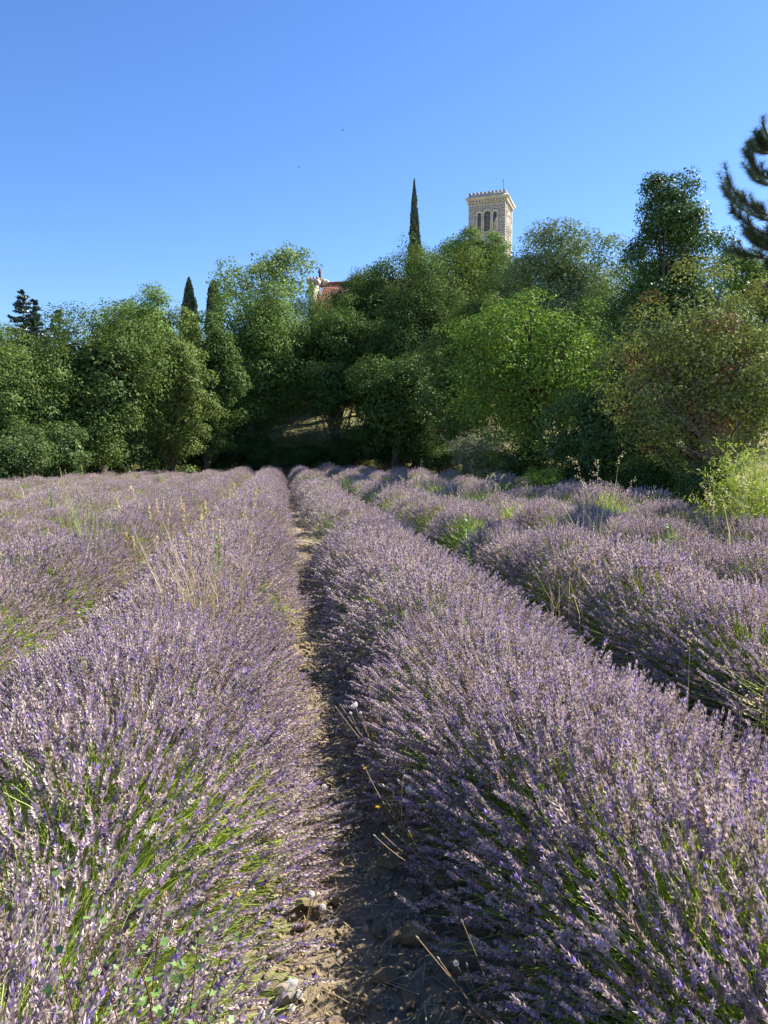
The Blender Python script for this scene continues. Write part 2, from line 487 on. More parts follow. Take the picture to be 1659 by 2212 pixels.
LAV = {}
ROW_S = 1.8
ROWS = {}
def build_lavender():
    for lod, k in ((0, 3), (1, 4), (2, 4)):
        LAV[lod] = [lav_meshes(100 * lod + i, lod, (0.84, 0.88, 0.95)[lod]) for i in range(k)]
    LAV['thin'] = [lav_meshes(900 + i, 0, 0.36) for i in range(1)]
    ordinal = ["nearest", "second", "third", "fourth", "fifth", "sixth", "seventh", "eighth", "ninth", "tenth", "eleventh", "twelfth", "thirteenth"]
    rng = np.random.default_rng(11)
    for side in (-1, 1):
        for k in range(7 if side < 0 else 5):
            x0 = PATH_X + side * ROW_S * (k + 0.5)
            if k == 0:
                lab = "lavender row directly left of the bare soil path" if side < 0 else "lavender row directly right of the bare soil path, lit flank to the sun"
                lab = "lavender row directly %s of the bare soil path" % ("left" if side < 0 else "right")
            else:
                lab = "%s lavender row %s of the bare soil path" % (ordinal[k], "left" if side < 0 else "right")
            row = None
            y = 1.15 if side < 0 and k == 0 else 0.9 + 0.6 * rng.random()
            end = float(row_end(x0))
            step = 0.62 if side < 0 else (0.68 if k == 0 else 0.62)
            while y < end:
                dist = math.hypot(x0, y)
                st = step * (0.85 + 0.3 * rng.random()) * (1.0 if dist < 16 else 1.12)
                yy = y; y += st
                xc, yc, d = to_cam((x0, yy, 0.3))
                if d < 0.6 or abs(xc) > 0.54 * d + 2.2: continue
                ph_ = (yy + 0.9 * k - 0.55) % 2.4
                mound = side > 0 and yy > 10.4
                if mound and ph_ > 1.12: continue                               # gaps between the mounds
                if side > 0 and k == 4 and yy < 15: continue
                xx = x0 + rng.normal() * 0.05 - (0.07 if side < 0 and k == 0 else 0.0)
                lod = 0 if d < 5.2 else (1 if d < 15 else 2)
                fol, blo = LAV[lod][rng.integers(len(LAV[lod]))]
                if side < 0 and k == 0 and 1.6 < yy < 2.7: fol, blo = LAV['thin'][0]
                if row is None:
                    row = empty("lavender_row", (x0, yy, 0), lab, "lavender row", "rows of lavender"); r0 = (x0, yy)
                hs = 0.95 + 0.30 * rng.random() + 0.1 * math.sin(yy * 0.9 + k * 2.1)
                if side < 0 and k > 1: hs *= 0.86
                if k == 0 and yy < 10.4: hs = 1.08 + 0.35 * (hs - 1.08)
                if mound: hs *= 0.72 + 0.42 * math.sin(math.pi * (0.2 + 0.6 * ph_ / 1.12)) + 0.06 * rng.normal()
                if side < 0 and k == 0 and 1.45 < yy < 2.3: hs *= 0.74
                ws = 0.97 + 0.14 * rng.random()
                if k == 0: ws *= 1.0
                o = obj("lavender_bush", fol, None, row, (xx - r0[0], yy - r0[1], 0))
                o.rotation_euler = (0, 0, math.pi * rng.integers(2) + rng.normal() * 0.22)
                if side < 0: wx = ws * (0.74 if k > 1 else 0.86 if k else (0.95 if yy < 2.8 else 1.03))
                else: wx = ws * (0.95 if mound else 0.84 if k else (0.84 if yy < 2.3 else 0.92 if yy < 3.0 else 1.0))
                o.scale = (wx, ws * 0.95, hs)
                b = obj("bloom", blo, None, o)
                tag(b, kind="stuff")

# ------------------------------------------------------------------ trees
KINDS = {
    #         colour               var  leaf  clump  leaves per m2 of crown face, sparse
    "oak":    ((0.082, 0.126, 0.030), 0.22, 0.15, 0.17, 1.0),
    "oakdark":((0.062, 0.104, 0.026), 0.22, 0.15, 0.17, 1.0),
    "dusty":  ((0.112, 0.150, 0.038), 0.22, 0.15, 0.16, 0.95),
    "lime":   ((0.110, 0.172, 0.042), 0.22, 0.16, 0.18, 1.0),
    "pale":   ((0.135, 0.180, 0.080), 0.25, 0.12, 0.15, 1.0),
    "sparse": ((0.130, 0.185, 0.045), 0.30, 0.20, 0.15, 0.55),
    "robinia":((0.104, 0.170, 0.030), 0.35, 0.13, 0.15, 1.0),
    "ivy":    ((0.060, 0.110, 0.026), 0.35, 0.13, 0.17, 1.15),
    "elder":  ((0.140, 0.165, 0.050), 0.30, 0.12, 0.13, 0.75),
    "shrub":  ((0.058, 0.092, 0.026), 0.30, 0.14, 0.22, 1.0),
    "bright": ((0.190, 0.270, 0.040), 0.30, 0.10, 0.20, 0.9),
    "grey":   ((0.160, 0.170, 0.110), 0.25, 0.10, 0.22, 0.9),
}

def crown_points(c, ax, clump, nleaf, rng, sparse, blobs=None):
    """positions, outward directions, clump number of every leaf; c centre, ax half axes"""
    nb = blobs or 24
    d = unit(rng.normal(size=(nb, 3)))
    bc = d * (0.42 + 0.30 * rng.random((nb, 1)))
    br = 0.28 + 0.16 * rng.random(nb)
    bc = np.concatenate([bc, [[0, 0, 0.05], [0, 0, -0.35]]]); br = np.concatenate([br, [0.5, 0.45]])
    # clumps on the blobs' outer faces
    nc = int(230 * (0.17 / clump) ** 1.3)
    b = rng.choice(len(bc), nc, p=br ** 2 / (br ** 2).sum())
    cd = unit(rng.normal(size=(nc, 3)) + unit(bc[b]) * 0.7 + np.array([0, -0.25, 0.25]))
    cc = bc[b] + cd * (br[b] * (0.75 + 0.25 * rng.random(nc)))[:, None]
    if sparse < 0.7:
        keep = rng.random(nc) < 0.8; cc = cc[keep]; nc = len(cc)
    cr = clump * (0.6 + 0.7 * rng.random(nc))
    p = cr ** 2; p /= p.sum()
    k = rng.choice(nc, nleaf, p=p)
    ld = unit(rng.normal(size=(nleaf, 3)) + np.array([0, 0, 0.25]))
    rad = (0.35 + 0.65 * np.sqrt(rng.random(nleaf)))
    iso = float(np.prod(ax)) ** (1 / 3)
    iso = min(iso, 1.25 * min(ax[0], ax[2]))
    off = ld * (cr[k] * rad)[:, None] * np.array([1.2, 1.2, 0.78]) * iso
    outward = unit(cc[k] * 0.4 + ld * 0.9)
    return c + cc[k] * ax + off, outward, k, c + cc * ax, cr

def add_trunk(root, rng, c, ax, base, gz, cc):
    if True:
        g = Geo()
        h = c[2] - gz
        r0 = max(0.05, 0.032 * ax[2] * 1.2 + 0.02 * ax[0])
        lean = rng.normal(size=2) * 0.08 * ax[0]
        top = np.array([lean[0], lean[1], h + 0.55 * ax[2]])
        P_ = bez((0, 0, -0.3), (lean[0] * .2, lean[1] * .2, h * 0.5), top, 9)
        P_[1:-1, :2] += rng.normal(size=(7, 2)) * 0.04 * ax[0]
        R_ = np.linspace(r0, r0 * 0.18, 9); R_[0] *= 1.4
        g.add(*tube(P_, R_, 7), np.array([0.10, 0.085, 0.065]))
        bt = obj("trunk", g.mesh("trunk", True), M_BARK, root)
        g = Geo()
        pick = rng.choice(len(cc), min(len(cc), 34 if ax[0] > 1.2 else 16), replace=False)
        for q in pick:
            t = 0.15 + 0.7 * rng.random()
            s0 = P_[int(t * 8)]
            e = cc[q] - base
            m = (s0 + e) / 2 + np.array([0, 0, 0.12 * np.linalg.norm(e - s0)]) + rng.normal(size=3) * 0.05 * ax[0]
            rr = r0 * (0.38 - 0.2 * t)
            g.add(*tube(bez(s0, m, e, 6), np.linspace(rr, max(0.008, rr * 0.15), 6), 4), np.array([0.10, 0.085, 0.065]) * (0.8 + 0.5 * rng.random()))
        tag(obj("limb", g.mesh("limb", True), M_BARK, bt), kind="stuff")

SHARED = {}
def build_tree(name, label, cat, box_, d, kind, seed, group=None, trunk=True, leaf_scale=1.0, extra=None, mat=None, depthf=0.9, dens=1.0, share=None):
    rng = np.random.default_rng(seed)
    x0, x1, yt, yb = box_
    col, var, ls, clump, sparse = KINDS[kind]
    ls = ls * 0.86 * leaf_scale * np.clip(d / 45, 0.55, 1.15)
    c = W((x0 + x1) / 2, (yt + yb) / 2, d)
    ax = np.array([(x1 - x0) / 2 / FPX * d, (x1 - x0) / 2 / FPX * d * depthf, (yb - yt) / 2 / FPX * d])
    ax = ax * np.array([1.34, 1.25, 1.06])
    gz = float(terrain(c[0], c[1]))
    if c[2] - ax[2] < gz - 0.5:                        # keep the crown above the slope
        top = c[2] + ax[2]; bot = gz - 0.2
        c[2] = (top + bot) / 2; ax[2] = (top - bot) / 2
    base = np.array([c[0], c[1], gz])
    if share and share in SHARED:
        me, ax0, h0, cl0 = SHARED[share]
        k_ = ax / ax0
        root = empty(name, base, label, cat, group)
        o = obj("crown", me, None, root, (0, 0, (c[2] - gz) - h0 * k_[2]))
        o.scale = [float(v) for v in k_]
        tag(o, kind="stuff")
        cc = cl0 * k_ + c
        if trunk: add_trunk(root, rng, c, ax, base, gz, cc)
        return root, c, ax, base
    area = math.pi * ax[0] * ax[2]
    nleaf = int(np.clip(area * 5.0 / (0.30 * ls * ls) * sparse * dens * 0.74, 1500, 29000))
    P, O, k, cc, cr = crown_points(c, ax, clump, nleaf, rng, sparse)
    if extra:
        for (ex0, ex1, eyt, eyb, frac) in extra:
            ec = W((ex0 + ex1) / 2, (eyt + eyb) / 2, d)
            eax = np.array([(ex1 - ex0) / 2, (ex1 - ex0) / 2, (eyb - eyt) / 2]) / FPX * d
            P2, O2, k2, cc2, cr2 = crown_points(ec, eax, 0.22, int(nleaf * frac), rng, sparse, 8)
            P = np.concatenate([P, P2]); O = np.concatenate([O, O2]); k = np.concatenate([k, k2 + len(cc)]); cc = np.concatenate([cc, cc2])
    size = np.full(len(P), ls)
    if sparse > 0.6:                                    # oversized inner leaves added to block light and darken the crown's gaps
        ni = int(0.16 * nleaf)
        di = unit(rng.normal(size=(ni, 3))); ri = 0.25 + 0.38 * rng.random((ni, 1))
        P = np.concatenate([P, c + di * ri * ax]); O = np.concatenate([O, di]); k = np.concatenate([k, rng.integers(len(cc), size=ni)])
        size = np.concatenate([size, np.full(ni, ls * (2.2 if leaf_scale < 1.2 else 1.5))])
    ok = P[:, 2] > terrain(P[:, 0], P[:, 1]) + 0.05
    P, O, k, size = P[ok], O[ok], k[ok], size[ok]
    n = len(P)
    Nn = unit(O * 0.85 + rng.normal(size=(n, 3)) * 0.33 + np.array([0, 0, 0.35]))
    size = size * (0.6 + 0.8 * rng.random(n))
    V, F = leaf_quads(P - base, Nn, size, 0.62, rng)
    cv = 1 + var * 0.6 * (rng.random(len(cc)) - 0.5) * 2
    lc = np.array(col) * 1.32 * (cv[k] * (1 + var * (rng.random(n) - 0.5) * 2))[:, None]
    warm = rng.random(n)[:, None]
    lc = lc * (1 + (warm - 0.5) * np.array([0.25, 0.05, -0.15]))
    if kind == "elder":
        hot = (rng.random(len(cc)) < 0.10)[k][:, None]
        lc = np.where(hot, np.array([0.19, 0.10, 0.06]) * (0.6 + 0.8 * rng.random((n, 1))), lc)
    root = empty(name, base, label, cat, group)
    me = mesh_np("crown", V, [F], np.repeat(lc, 4, 0)); me.materials.append(mat or M_LEAF)
    cr_o = obj("crown", me, None, root)
    tag(cr_o, kind="stuff")
    if share: SHARED[share] = (me, ax.copy(), c[2] - gz, (cc - c) / 1.0 / ax * ax)
    if trunk: add_trunk(root, rng, c, ax, base, gz, cc)
    return root, c, ax, base

def build_trees():
    G = "broadleaf trees behind the field"
    T = lambda *a, **k: build_tree(*a, **k)
    # left wood
    T("oak_tree", "grey-green oak at the far left edge of the wood", "tree", (-110, 125, 690, 1045), 40, "oak", 21, G)
    T("oak_tree", "broad grey-green oak, second from the left, with dense rounded crown", "tree", (95, 335, 652, 1030), 43, "oak", 22, G)
    T("maple_tree", "pale yellow-green tree peeking over the oaks left of the cypresses", "tree", (215, 400, 612, 860), 58, "lime", 223, G, dens=0.8)
    T("oak_tree", "dusty olive oak below the left cypress", "tree", (295, 450, 676, 1025), 48, "dusty", 24, G)
    T("oak_tree", "dark oak with yellowish right side below the second cypress", "tree", (380, 510, 678, 1010), 54, "oakdark", 25, G)
    T("lime_tree", "tall fresh green tree just left of the red roofed chapel", "tree", (462, 645, 598, 955), 60, "lime", 26, G)
    T("chestnut_tree", "sparse layered tree standing highest behind, left of the chapel turret", "tree", (482, 665, 520, 700), 84, "sparse", 27, G, leaf_scale=1.3, dens=1.1)
    T("oak_tree", "dark oak with visible trunk beside the sunlit grassy clearing", "tree", (640, 815, 640, 900), 63, "oakdark", 28, G)
    T("oak_tree", "dark oak right of the red chapel roof", "tree", (735, 870, 580, 880), 69, "oak", 29, G)
    T("oak_tree", "small oak crown covering the right part of the chapel roof", "tree", (726, 822, 596, 760), 76, "oakdark", 43, G)
    T("oak_tree", "tall dark oak in front of the slender cypress", "tree", (800, 985, 535, 1000), 59, "oakdark", 30, G)
    T("oak_tree", "large olive-green oak below the left side of the bell tower", "tree", (865, 1085, 528, 960), 64, "dusty", 31, G)
    T("field_maple", "small bright crown rising in front of the tower's louvred window", "tree", (968, 1078, 492, 640), 70, "lime", 32, G)
    T("field_maple", "low crown covering the right foot of the bell tower", "tree", (1062, 1150, 542, 720), 68, "dusty", 42, G)
    T("oak_tree", "shaded low oak in the middle, behind the end of the rows", "tree", (760, 960, 760, 1010), 53, "oakdark", 33, G)
    T("oak_tree", "shaded oak left of the bright green robinia", "tree", (935, 1080, 640, 1005), 46, "oak", 34, G)
    T("oak_tree", "low dark tree overhanging the grassy clearing", "tree", (655, 770, 770, 900), 58, "oakdark", 41, G, dens=0.8)
    T("poplar_tree", "pale silvery green tree right of the bell tower", "tree", (1110, 1345, 492, 800), 47, "pale", 35, G, leaf_scale=1.35)
    fill = [((-90, 130, 715, 1000), 56, "oak", 0), ((110, 310, 690, 1000), 58, "oak", 0), ((275, 480, 672, 1000), 64, "dusty", 0), ((410, 610, 690, 1000), 68, "oak", 0),
            ((540, 700, 665, 930), 76, "oak", 0), ((640, 800, 640, 930), 78, "oakdark", 0), ((735, 920, 585, 960), 72, "oak", 0), ((815, 1020, 548, 960), 72, "oakdark", 0),
            ((900, 1060, 535, 960), 74, "oak", 0), ((1040, 1240, 560, 980), 60, "oakdark", 0), ((1170, 1370, 535, 990), 52, "dusty", 0), ((1280, 1500, 530, 990), 40, "oak", 0), ((1470, 1720, 610, 1000), 32, "oakdark", 0)]
    where = ["between the far left oaks, set back", "set back behind the broad oak", "set back behind the dusty olive oak", "set back behind the fresh green tree", "set back under the chapel turret",
             "set back under the chapel roof", "set back right of the chapel roof", "set back behind the slender cypress's foot", "set back below the bell tower", "set back between tower oaks and robinia",
             "set back behind the robinia's crown", "set back behind the ivy clad tree", "set back behind the elder at the right border"]
    for i, (b, d, k, _) in enumerate(fill):
        T("oak_tree", "background oak " + where[i], "tree", b, d, k, 700 + i, G, dens=0.75, share=("fill", k, i % 2 if k == "oak" else 0))
    T("robinia_tree", "bright yellow-green robinia right of the centre", "tree", (1000, 1335, 590, 1030), 33, "robinia", 36, G, leaf_scale=1.5)
    T("ivy_clad_tree", "tall dark ivy clad tree with leafy sprout on top, right of the tower", "tree", (1325, 1575, 455, 1060), 26, "ivy", 37, G, leaf_scale=1.45, mat=M_IVY, extra=[(1372, 1522, 376, 540, 0.22), (1335, 1568, 432, 650, 0.5), (1305, 1590, 520, 900, 0.5)])
    T("elder_shrub", "large elder shrub with reddish seed clusters and bare twigs at right", "shrub", (1330, 1690, 590, 1085), 21, "elder", 38, leaf_scale=1.5)
    T("elm_tree", "light green treetop between the ivy clad tree and the pine", "tree", (1555, 1720, 540, 720), 30, "lime", 39, G, leaf_scale=1.3)
    T("ivy_clad_tree", "dark leafy thicket tree under the elder at the right", "tree", (1200, 1420, 780, 1070), 25, "ivy", 40, G, leaf_scale=1.3, mat=M_IVY)

def build_shrubs():
    G = "shaded shrubs along the foot of the wood"
    spec = [
        ((-70, 90, 900, 1062), 34, "shrub", "dark shrub at the left edge of the wood's foot"),
        ((60, 190, 910, 1050), 39, "shrub", "dark shrub below the broad oak, second along the wood's foot"),
        ((170, 310, 925, 1040), 45, "shrub", "dark shrub behind the grass tuft at the left rows' end"),
        ((290, 420, 925, 1025), 55, "shrub", "dark shrub below the dusty olive oak"),
        ((400, 520, 905, 1020), 57, "shrub", "dark shrub behind the ends of the third and fourth left rows"),
        ((500, 600, 935, 1015), 58, "shrub", "dark shrub just left of the sunlit grassy clearing"),
        ((590, 700, 955, 1012), 58, "shrub", "low shrub in shade below the sunlit grassy clearing"),
        ((690, 800, 945, 1012), 58, "shrub", "low dark shrub behind the end of the soil path"),
        ((790, 920, 935, 1010), 57, "shrub", "dark shrub right of the soil path's far end"),
        ((890, 1010, 950, 1020), 52, "shrub", "rounded dark shrub at the left of the shaded green bank"),
        ((990, 1110, 930, 1035), 40, "grey", "grey-green broom shrub on the shaded bank below the robinia"),
        ((1080, 1200, 960, 1045), 33, "shrub", "dark shrub between the broom and the robinia's foot"),
        ((1190, 1340, 990, 1080), 25, "shrub", "dark bramble mound behind the small sunlit bush at right"),
        ((1330, 1480, 985, 1090), 22, "shrub", "dark bramble mound at the foot of the elder"),
        ((1460, 1600, 1000, 1110), 19.5, "shrub", "dark bramble mound left of the yellow-green bamboo shrub"),
    ]
    for i, (b, d, k, lab) in enumerate(spec):
        build_tree("shrub", lab, "shrub", b, d, k, 300 + i, G, trunk=True, depthf=0.8, share=("shrub", k, i % 3))
    build_tree("small_bush", "small sunlit yellow-green bush on the field edge at right", "shrub", (1130, 1215, 1008, 1066), 22.5, "bright", 330, None, depthf=0.9, dens=0.45)

# ------------------------------------------------------------------ conifers
def build_cypress(label, xc, yt, yb, wpx, d, seed, lean=0.0, blunt=0.0):
    rng = np.random.default_rng(seed)
    top = W(xc, yt, d); h = None
    base = np.array([top[0], top[1], float(terrain(top[0], top[1]))])
    H = top[2] - base[2]
    w = wpx / 2 / FPX * d
    hv = (yb - yt) / FPX * d
    n = 7500
    t = rng.random(n) ** 0.8 * 1.0                         # 0 top .. 1 bottom
    z = H * (1 - t)
    tt = np.clip((H - z) / hv, 0, 1.6)
    prof = w * np.clip(tt, 0, 1.4) ** (0.75 - 0.35 * blunt)
    prof = np.minimum(prof, w * 1.15)
    ph = rng.random(n) * 6.283
    lum = 0.68 + 0.52 * value_noise(ph * 1.8 + 3, z * 1.6, seed)
    r = prof * lum * (0.72 + 0.28 * np.sqrt(rng.random(n))) * np.where(rng.random(n) < 0.06, 1.22, 1.0)
    P = np.stack([r * np.cos(ph) + lean * (H - z), r * np.sin(ph), z], -1)
    out = np.stack([np.cos(ph), np.sin(ph), 0 * ph], -1)
    al = unit(np.array([0, 0, 1.0]) + out * 0.28 + rng.normal(size=P.shape) * 0.16)
    Nn = unit(out + rng.normal(size=P.shape) * 0.35); Nn = unit(Nn - (Nn * al).sum(1, keepdims=True) * al)
    size = (0.34 + 0.3 * rng.random(n)) * np.clip(0.45 + prof / max(w, 1e-3), 0.4, 1.0)
    V, F = leaf_quads(P, Nn, size, 0.33, rng, along=al)
    c = np.array([0.040, 0.072, 0.030]) * (0.7 + 0.6 * rng.random((n, 1))) * (0.85 + 0.3 * lum[:, None])
    root = empty("cypress_tree", base, label, "tree", "cypresses on the hill")
    me = mesh_np("crown", V, [F], np.repeat(c, 4, 0)); me.materials.append(M_NEEDLE)
    tag(obj("crown", me, None, root), kind="stuff")
    zz = np.linspace(-0.3, H * 0.97, 6)
    v, f = tube(np.stack([lean * (H - zz), 0 * zz, zz], -1), np.linspace(0.2, 0.03, 6), 6)
    obj("trunk", Geo().add(v, f, np.array([0.10, 0.08, 0.06])).mesh("trunk", True), M_BARK, root)

def build_cedar(label, xc, yt, d, seed, h_px=110):
    rng = np.random.default_rng(seed)
    top = W(xc, yt, d)
    base = np.array([top[0], top[1], float(terrain(top[0], top[1]))])
    H = top[2] - base[2]
    root = empty("cedar_tree", base, label, "tree", "conifer tips over the left wood")
    g = Geo(); lv = []; la = []
    g.add(*tube(np.array([[0, 0, -0.3], [0, 0, H * .5], [0, 0, H]]), [0.22, 0.13, 0.02], 6), np.array([0.07, 0.06, 0.05]))
    z = H - 0.15
    step = 0.0
    while z > H * 0.3:
        L = 0.25 + (H - z) * 0.34
        for q in range(5):
            a = rng.random() * 6.28
            zj = z + rng.normal() * 0.14
            e = np.array([math.cos(a) * L * (0.7 + .5 * rng.random()), math.sin(a) * L, zj + 0.5 * L * (rng.random() - 0.3)])
            s = np.array([0, 0, zj])
            pp = bez(s, (s + e) / 2 + np.array([0, 0, -0.08 * L]), e, 5)
            g.add(*tube(pp, np.linspace(0.03, 0.008, 5), 4), np.array([0.07, 0.06, 0.05]))
            m = int(26 + 60 * L)
            t = 0.15 + 0.9 * rng.random(m)
            t = np.clip(t, 0, 1)
            p = s + (e - s) * t[:, None] + rng.normal(size=(m, 3)) * np.array([0.10, 0.10, 0.06]) * (0.4 + L * .5)
            lv.append(p); la.append(unit((e - s) + rng.normal(size=(m, 3)) * L * 0.6 + np.array([0, 0, 0.2 * L])))
        z -= 0.34 + 0.10 * rng.random()
    P = np.concatenate(lv); A = np.concatenate(la); n = len(P)
    Nn = unit(rng.normal(size=(n, 3)) + np.array([0, 0, 0.6])); Nn = unit(Nn - (Nn * A).sum(1, keepdims=True) * A)
    V, F = leaf_quads(P, Nn, 0.16 + 0.16 * rng.random(n), 0.35, rng, along=A)
    me = mesh_np("crown", V, [F], np.repeat(np.array([0.045, 0.075, 0.045]) * (0.7 + 0.6 * rng.random((n, 1))), 4, 0)); me.materials.append(M_NEEDLE)
    tag(obj("crown", me, None, root), kind="stuff")
    obj("trunk", g.mesh("trunk", True), M_BARK, root)

def needle_tuft(P0, dirv, L, nl, rng, n, g, col):
    n = int(n * 1.25)
    """needles bristling along a shoot from P0 for length L"""
    t = rng.random(n)
    A = unit(np.cross(dirv, rng.normal(size=(n, 3)))); 
    p = P0 + dirv * (t * L)[:, None]
    nd = unit(dirv * (0.4 + 0.6 * rng.random((n, 1))) + A * (0.6 + 0.5 * rng.random((n, 1))))
    l = nl * (0.7 + 0.4 * rng.random((n, 1)))
    w = unit(np.cross(nd, rng.normal(size=(n, 3)))) * 0.0025
    V = np.stack([p - w, p + w, p + nd * l], 1).reshape(-1, 3)
    c = np.repeat(np.array(col) * (0.65 + 0.7 * rng.random((n, 1))), 3, 0)
    g.add(V, np.arange(3 * n).reshape(n, 3), c)

def build_pine():
    rng = np.random.default_rng(77)
    d = 13.6
    top = W(1648, 250, d)
    base = np.array([top[0] + 1.15, top[1] + 0.05, 0.0])
    base[2] = float(terrain(base[0], base[1]))
    H = top[2] - base[2]
    root = empty("pine_tree", base, "dark long-needled pine cut off by the right edge of the picture", "tree")
    g = Geo(); gn = Geo()
    tr = bez((0, 0, -0.3), (-0.1, 0, H * .72), top - base + np.array([0, 0, -0.12]), 10)
    g.add(*tube(tr, np.linspace(0.14, 0.018, 10), 8), np.array([0.10, 0.075, 0.055]))
    obj("trunk", g.mesh("trunk", True), M_BARK, root)
    gb = Geo()
    col = (0.062, 0.098, 0.055)
    def shoot(p, q, r):
        gb.add(*tube(np.array([p, (p + q) / 2, q]), [r, r * .8, r * .6], 5), np.array([0.11, 0.08, 0.06]))
    needle_tuft(tr[-1] - np.array([0, 0, 0.45]), unit(np.array([0.02, 0, 1.0])), 0.55, 0.15, rng, 420, gn, col)
    def branch(z, a, L, rise):
        i = np.interp(z, tr[:, 2], np.arange(10)); s = np.array([np.interp(z, tr[:, 2], tr[:, 0]), np.interp(z, tr[:, 2], tr[:, 1]), z])
        h = np.array([math.cos(a), math.sin(a), 0])
        e = s + h * L + np.array([0, 0, rise * L])
        m = s + h * L * 0.6 + np.array([0, 0, 0.02 * L])
        pp = bez(s, m, e, 7)
        gb.add(*tube(pp, np.linspace(0.016 + 0.008 * L, 0.006, 7), 5), np.array([0.11, 0.08, 0.06]))
        for j in range(2, 7):
            dv = unit(pp[min(j + 1, 6)] - pp[j - 1])
            ln = np.linalg.norm(pp[j] - pp[j - 1])
            needle_tuft(pp[j - 1], dv, ln * 1.1, 0.14, rng, 150 if j > 4 else 20, gn, col)
            for s_ in (-1, 1):
                if rng.random() < 0.85:
                    sd = unit(dv * 0.9 + s_ * np.cross(dv, [0, 0, 1]) * 0.7 + np.array([0, 0, 0.35 + 0.3 * rng.random()]))
                    sl = (0.16 + 0.26 * rng.random()) * min(1.2, L + 0.2)
                    shoot(pp[j], pp[j] + sd * sl, 0.006)
                    needle_tuft(pp[j], sd, sl, 0.14, rng, 170, gn, col)
        needle_tuft(e - unit(e - m) * 0.05, unit(e - m + np.array([0, 0, 0.3])), 0.18, 0.15, rng, 170, gn, col)
    # whorls: short near the leader, longer below
    zs = []
    z = H - 0.62
    while z > 0.9:
        zs.append(z); z -= (0.50 if z > H - 2.2 else 0.36) + 0.1 * rng.random()
    for i, z in enumerate(zs):
        f = (H - z)
        L = np.interp(f, [0, 1.0, 1.7, 2.3, 2.8, 3.1, 6], [0.2, 0.5, 1.0, 0.7, 0.35, 0.35, 0.4])
        a0 = rng.random() * 6.28
        nb = 5 if i < 2 else 8
        for q in range(nb):
            branch(z + rng.normal() * 0.04, a0 + q * 6.283 / nb + rng.normal() * 0.2, L * (0.8 + 0.35 * rng.random()), 0.55 if i < 3 else 0.28)
    # the upswept branch that reaches into the picture
    branch(H - 2.1, math.pi * 1.02, 1.15, 0.36)
    branch(H - 2.45, math.pi * 0.95, 0.95, 0.10)
    me = gn.mesh("needle_crown"); me.materials.append(M_NEEDLE)
    tag(obj("needle_crown", me, None, root), kind="stuff")
    tag(obj("branch", gb.mesh("branch", True), M_BARK, root), kind="stuff")

def build_bamboo():
    rng = np.random.default_rng(91)
    d = 11.6
    c = W(1650, 1150, d); base = np.array([c[0], c[1], float(terrain(c[0], c[1]))])
    root = empty("bamboo_shrub", base, "bright yellow-green feathery bamboo shrub at the right edge", "shrub")
    gs = Geo(); P = []; A = []
    for i in range(52):
        a = rng.random() * 6.28; s = rng.random() ** 0.5
        b = np.array([math.cos(a) * 0.25 * s, math.sin(a) * 0.25 * s, 0])
        L = 1.1 + 0.9 * rng.random()
        spread = 0.75 * s
        e = b + np.array([math.cos(a) * spread, math.sin(a) * spread, L * (1 - 0.15 * s)])
        if i < 6: e = np.array([-0.65 + 0.05 * i, 0.1 * rng.normal(), 1.55 - 0.22 * i]) + rng.normal(size=3) * 0.05
        m = (b + e) / 2 + np.array([0, 0, 0.25 * L])
        pp = bez(b, m, e, 10)
        gs.add(*tube(pp, np.linspace(0.008, 0.003, 10), 4), np.array([0.22, 0.25, 0.07]))
        for j in range(3, 10):
            for q in range(5):
                sd = unit(pp[j] - pp[j - 1] + rng.normal(size=3) * 0.7)
                sl = 0.10 + 0.16 * rng.random()
                m2 = 5
                t = np.linspace(0.3, 1, m2)[:, None]
                p = pp[j] + sd * sl * t
                P.append(p); A.append(unit(sd * 0.8 + rng.normal(size=(m2, 3)) * 0.6 + np.array([0, 0, 0.15])))
    P = np.concatenate(P); A = np.concatenate(A); n = len(P)
    Nn = unit(rng.normal(size=(n, 3)) + np.array([0, 0, 0.5])); Nn = unit(Nn - (Nn * A).sum(1, keepdims=True) * A)
    V, F = leaf_quads(P + A * 0.03, Nn, 0.055 + 0.03 * rng.random(n), 0.2, rng, along=A)
    me = mesh_np("foliage", V, [F], np.repeat(np.array([0.32, 0.40, 0.06]) * (0.7 + 0.5 * rng.random((n, 1))), 4, 0)); me.materials.append(M_GRASS)
    tag(obj("foliage", me, None, root), kind="stuff")
    tag(obj("cane", gs.mesh("cane", True), M_STEM, root), kind="stuff")

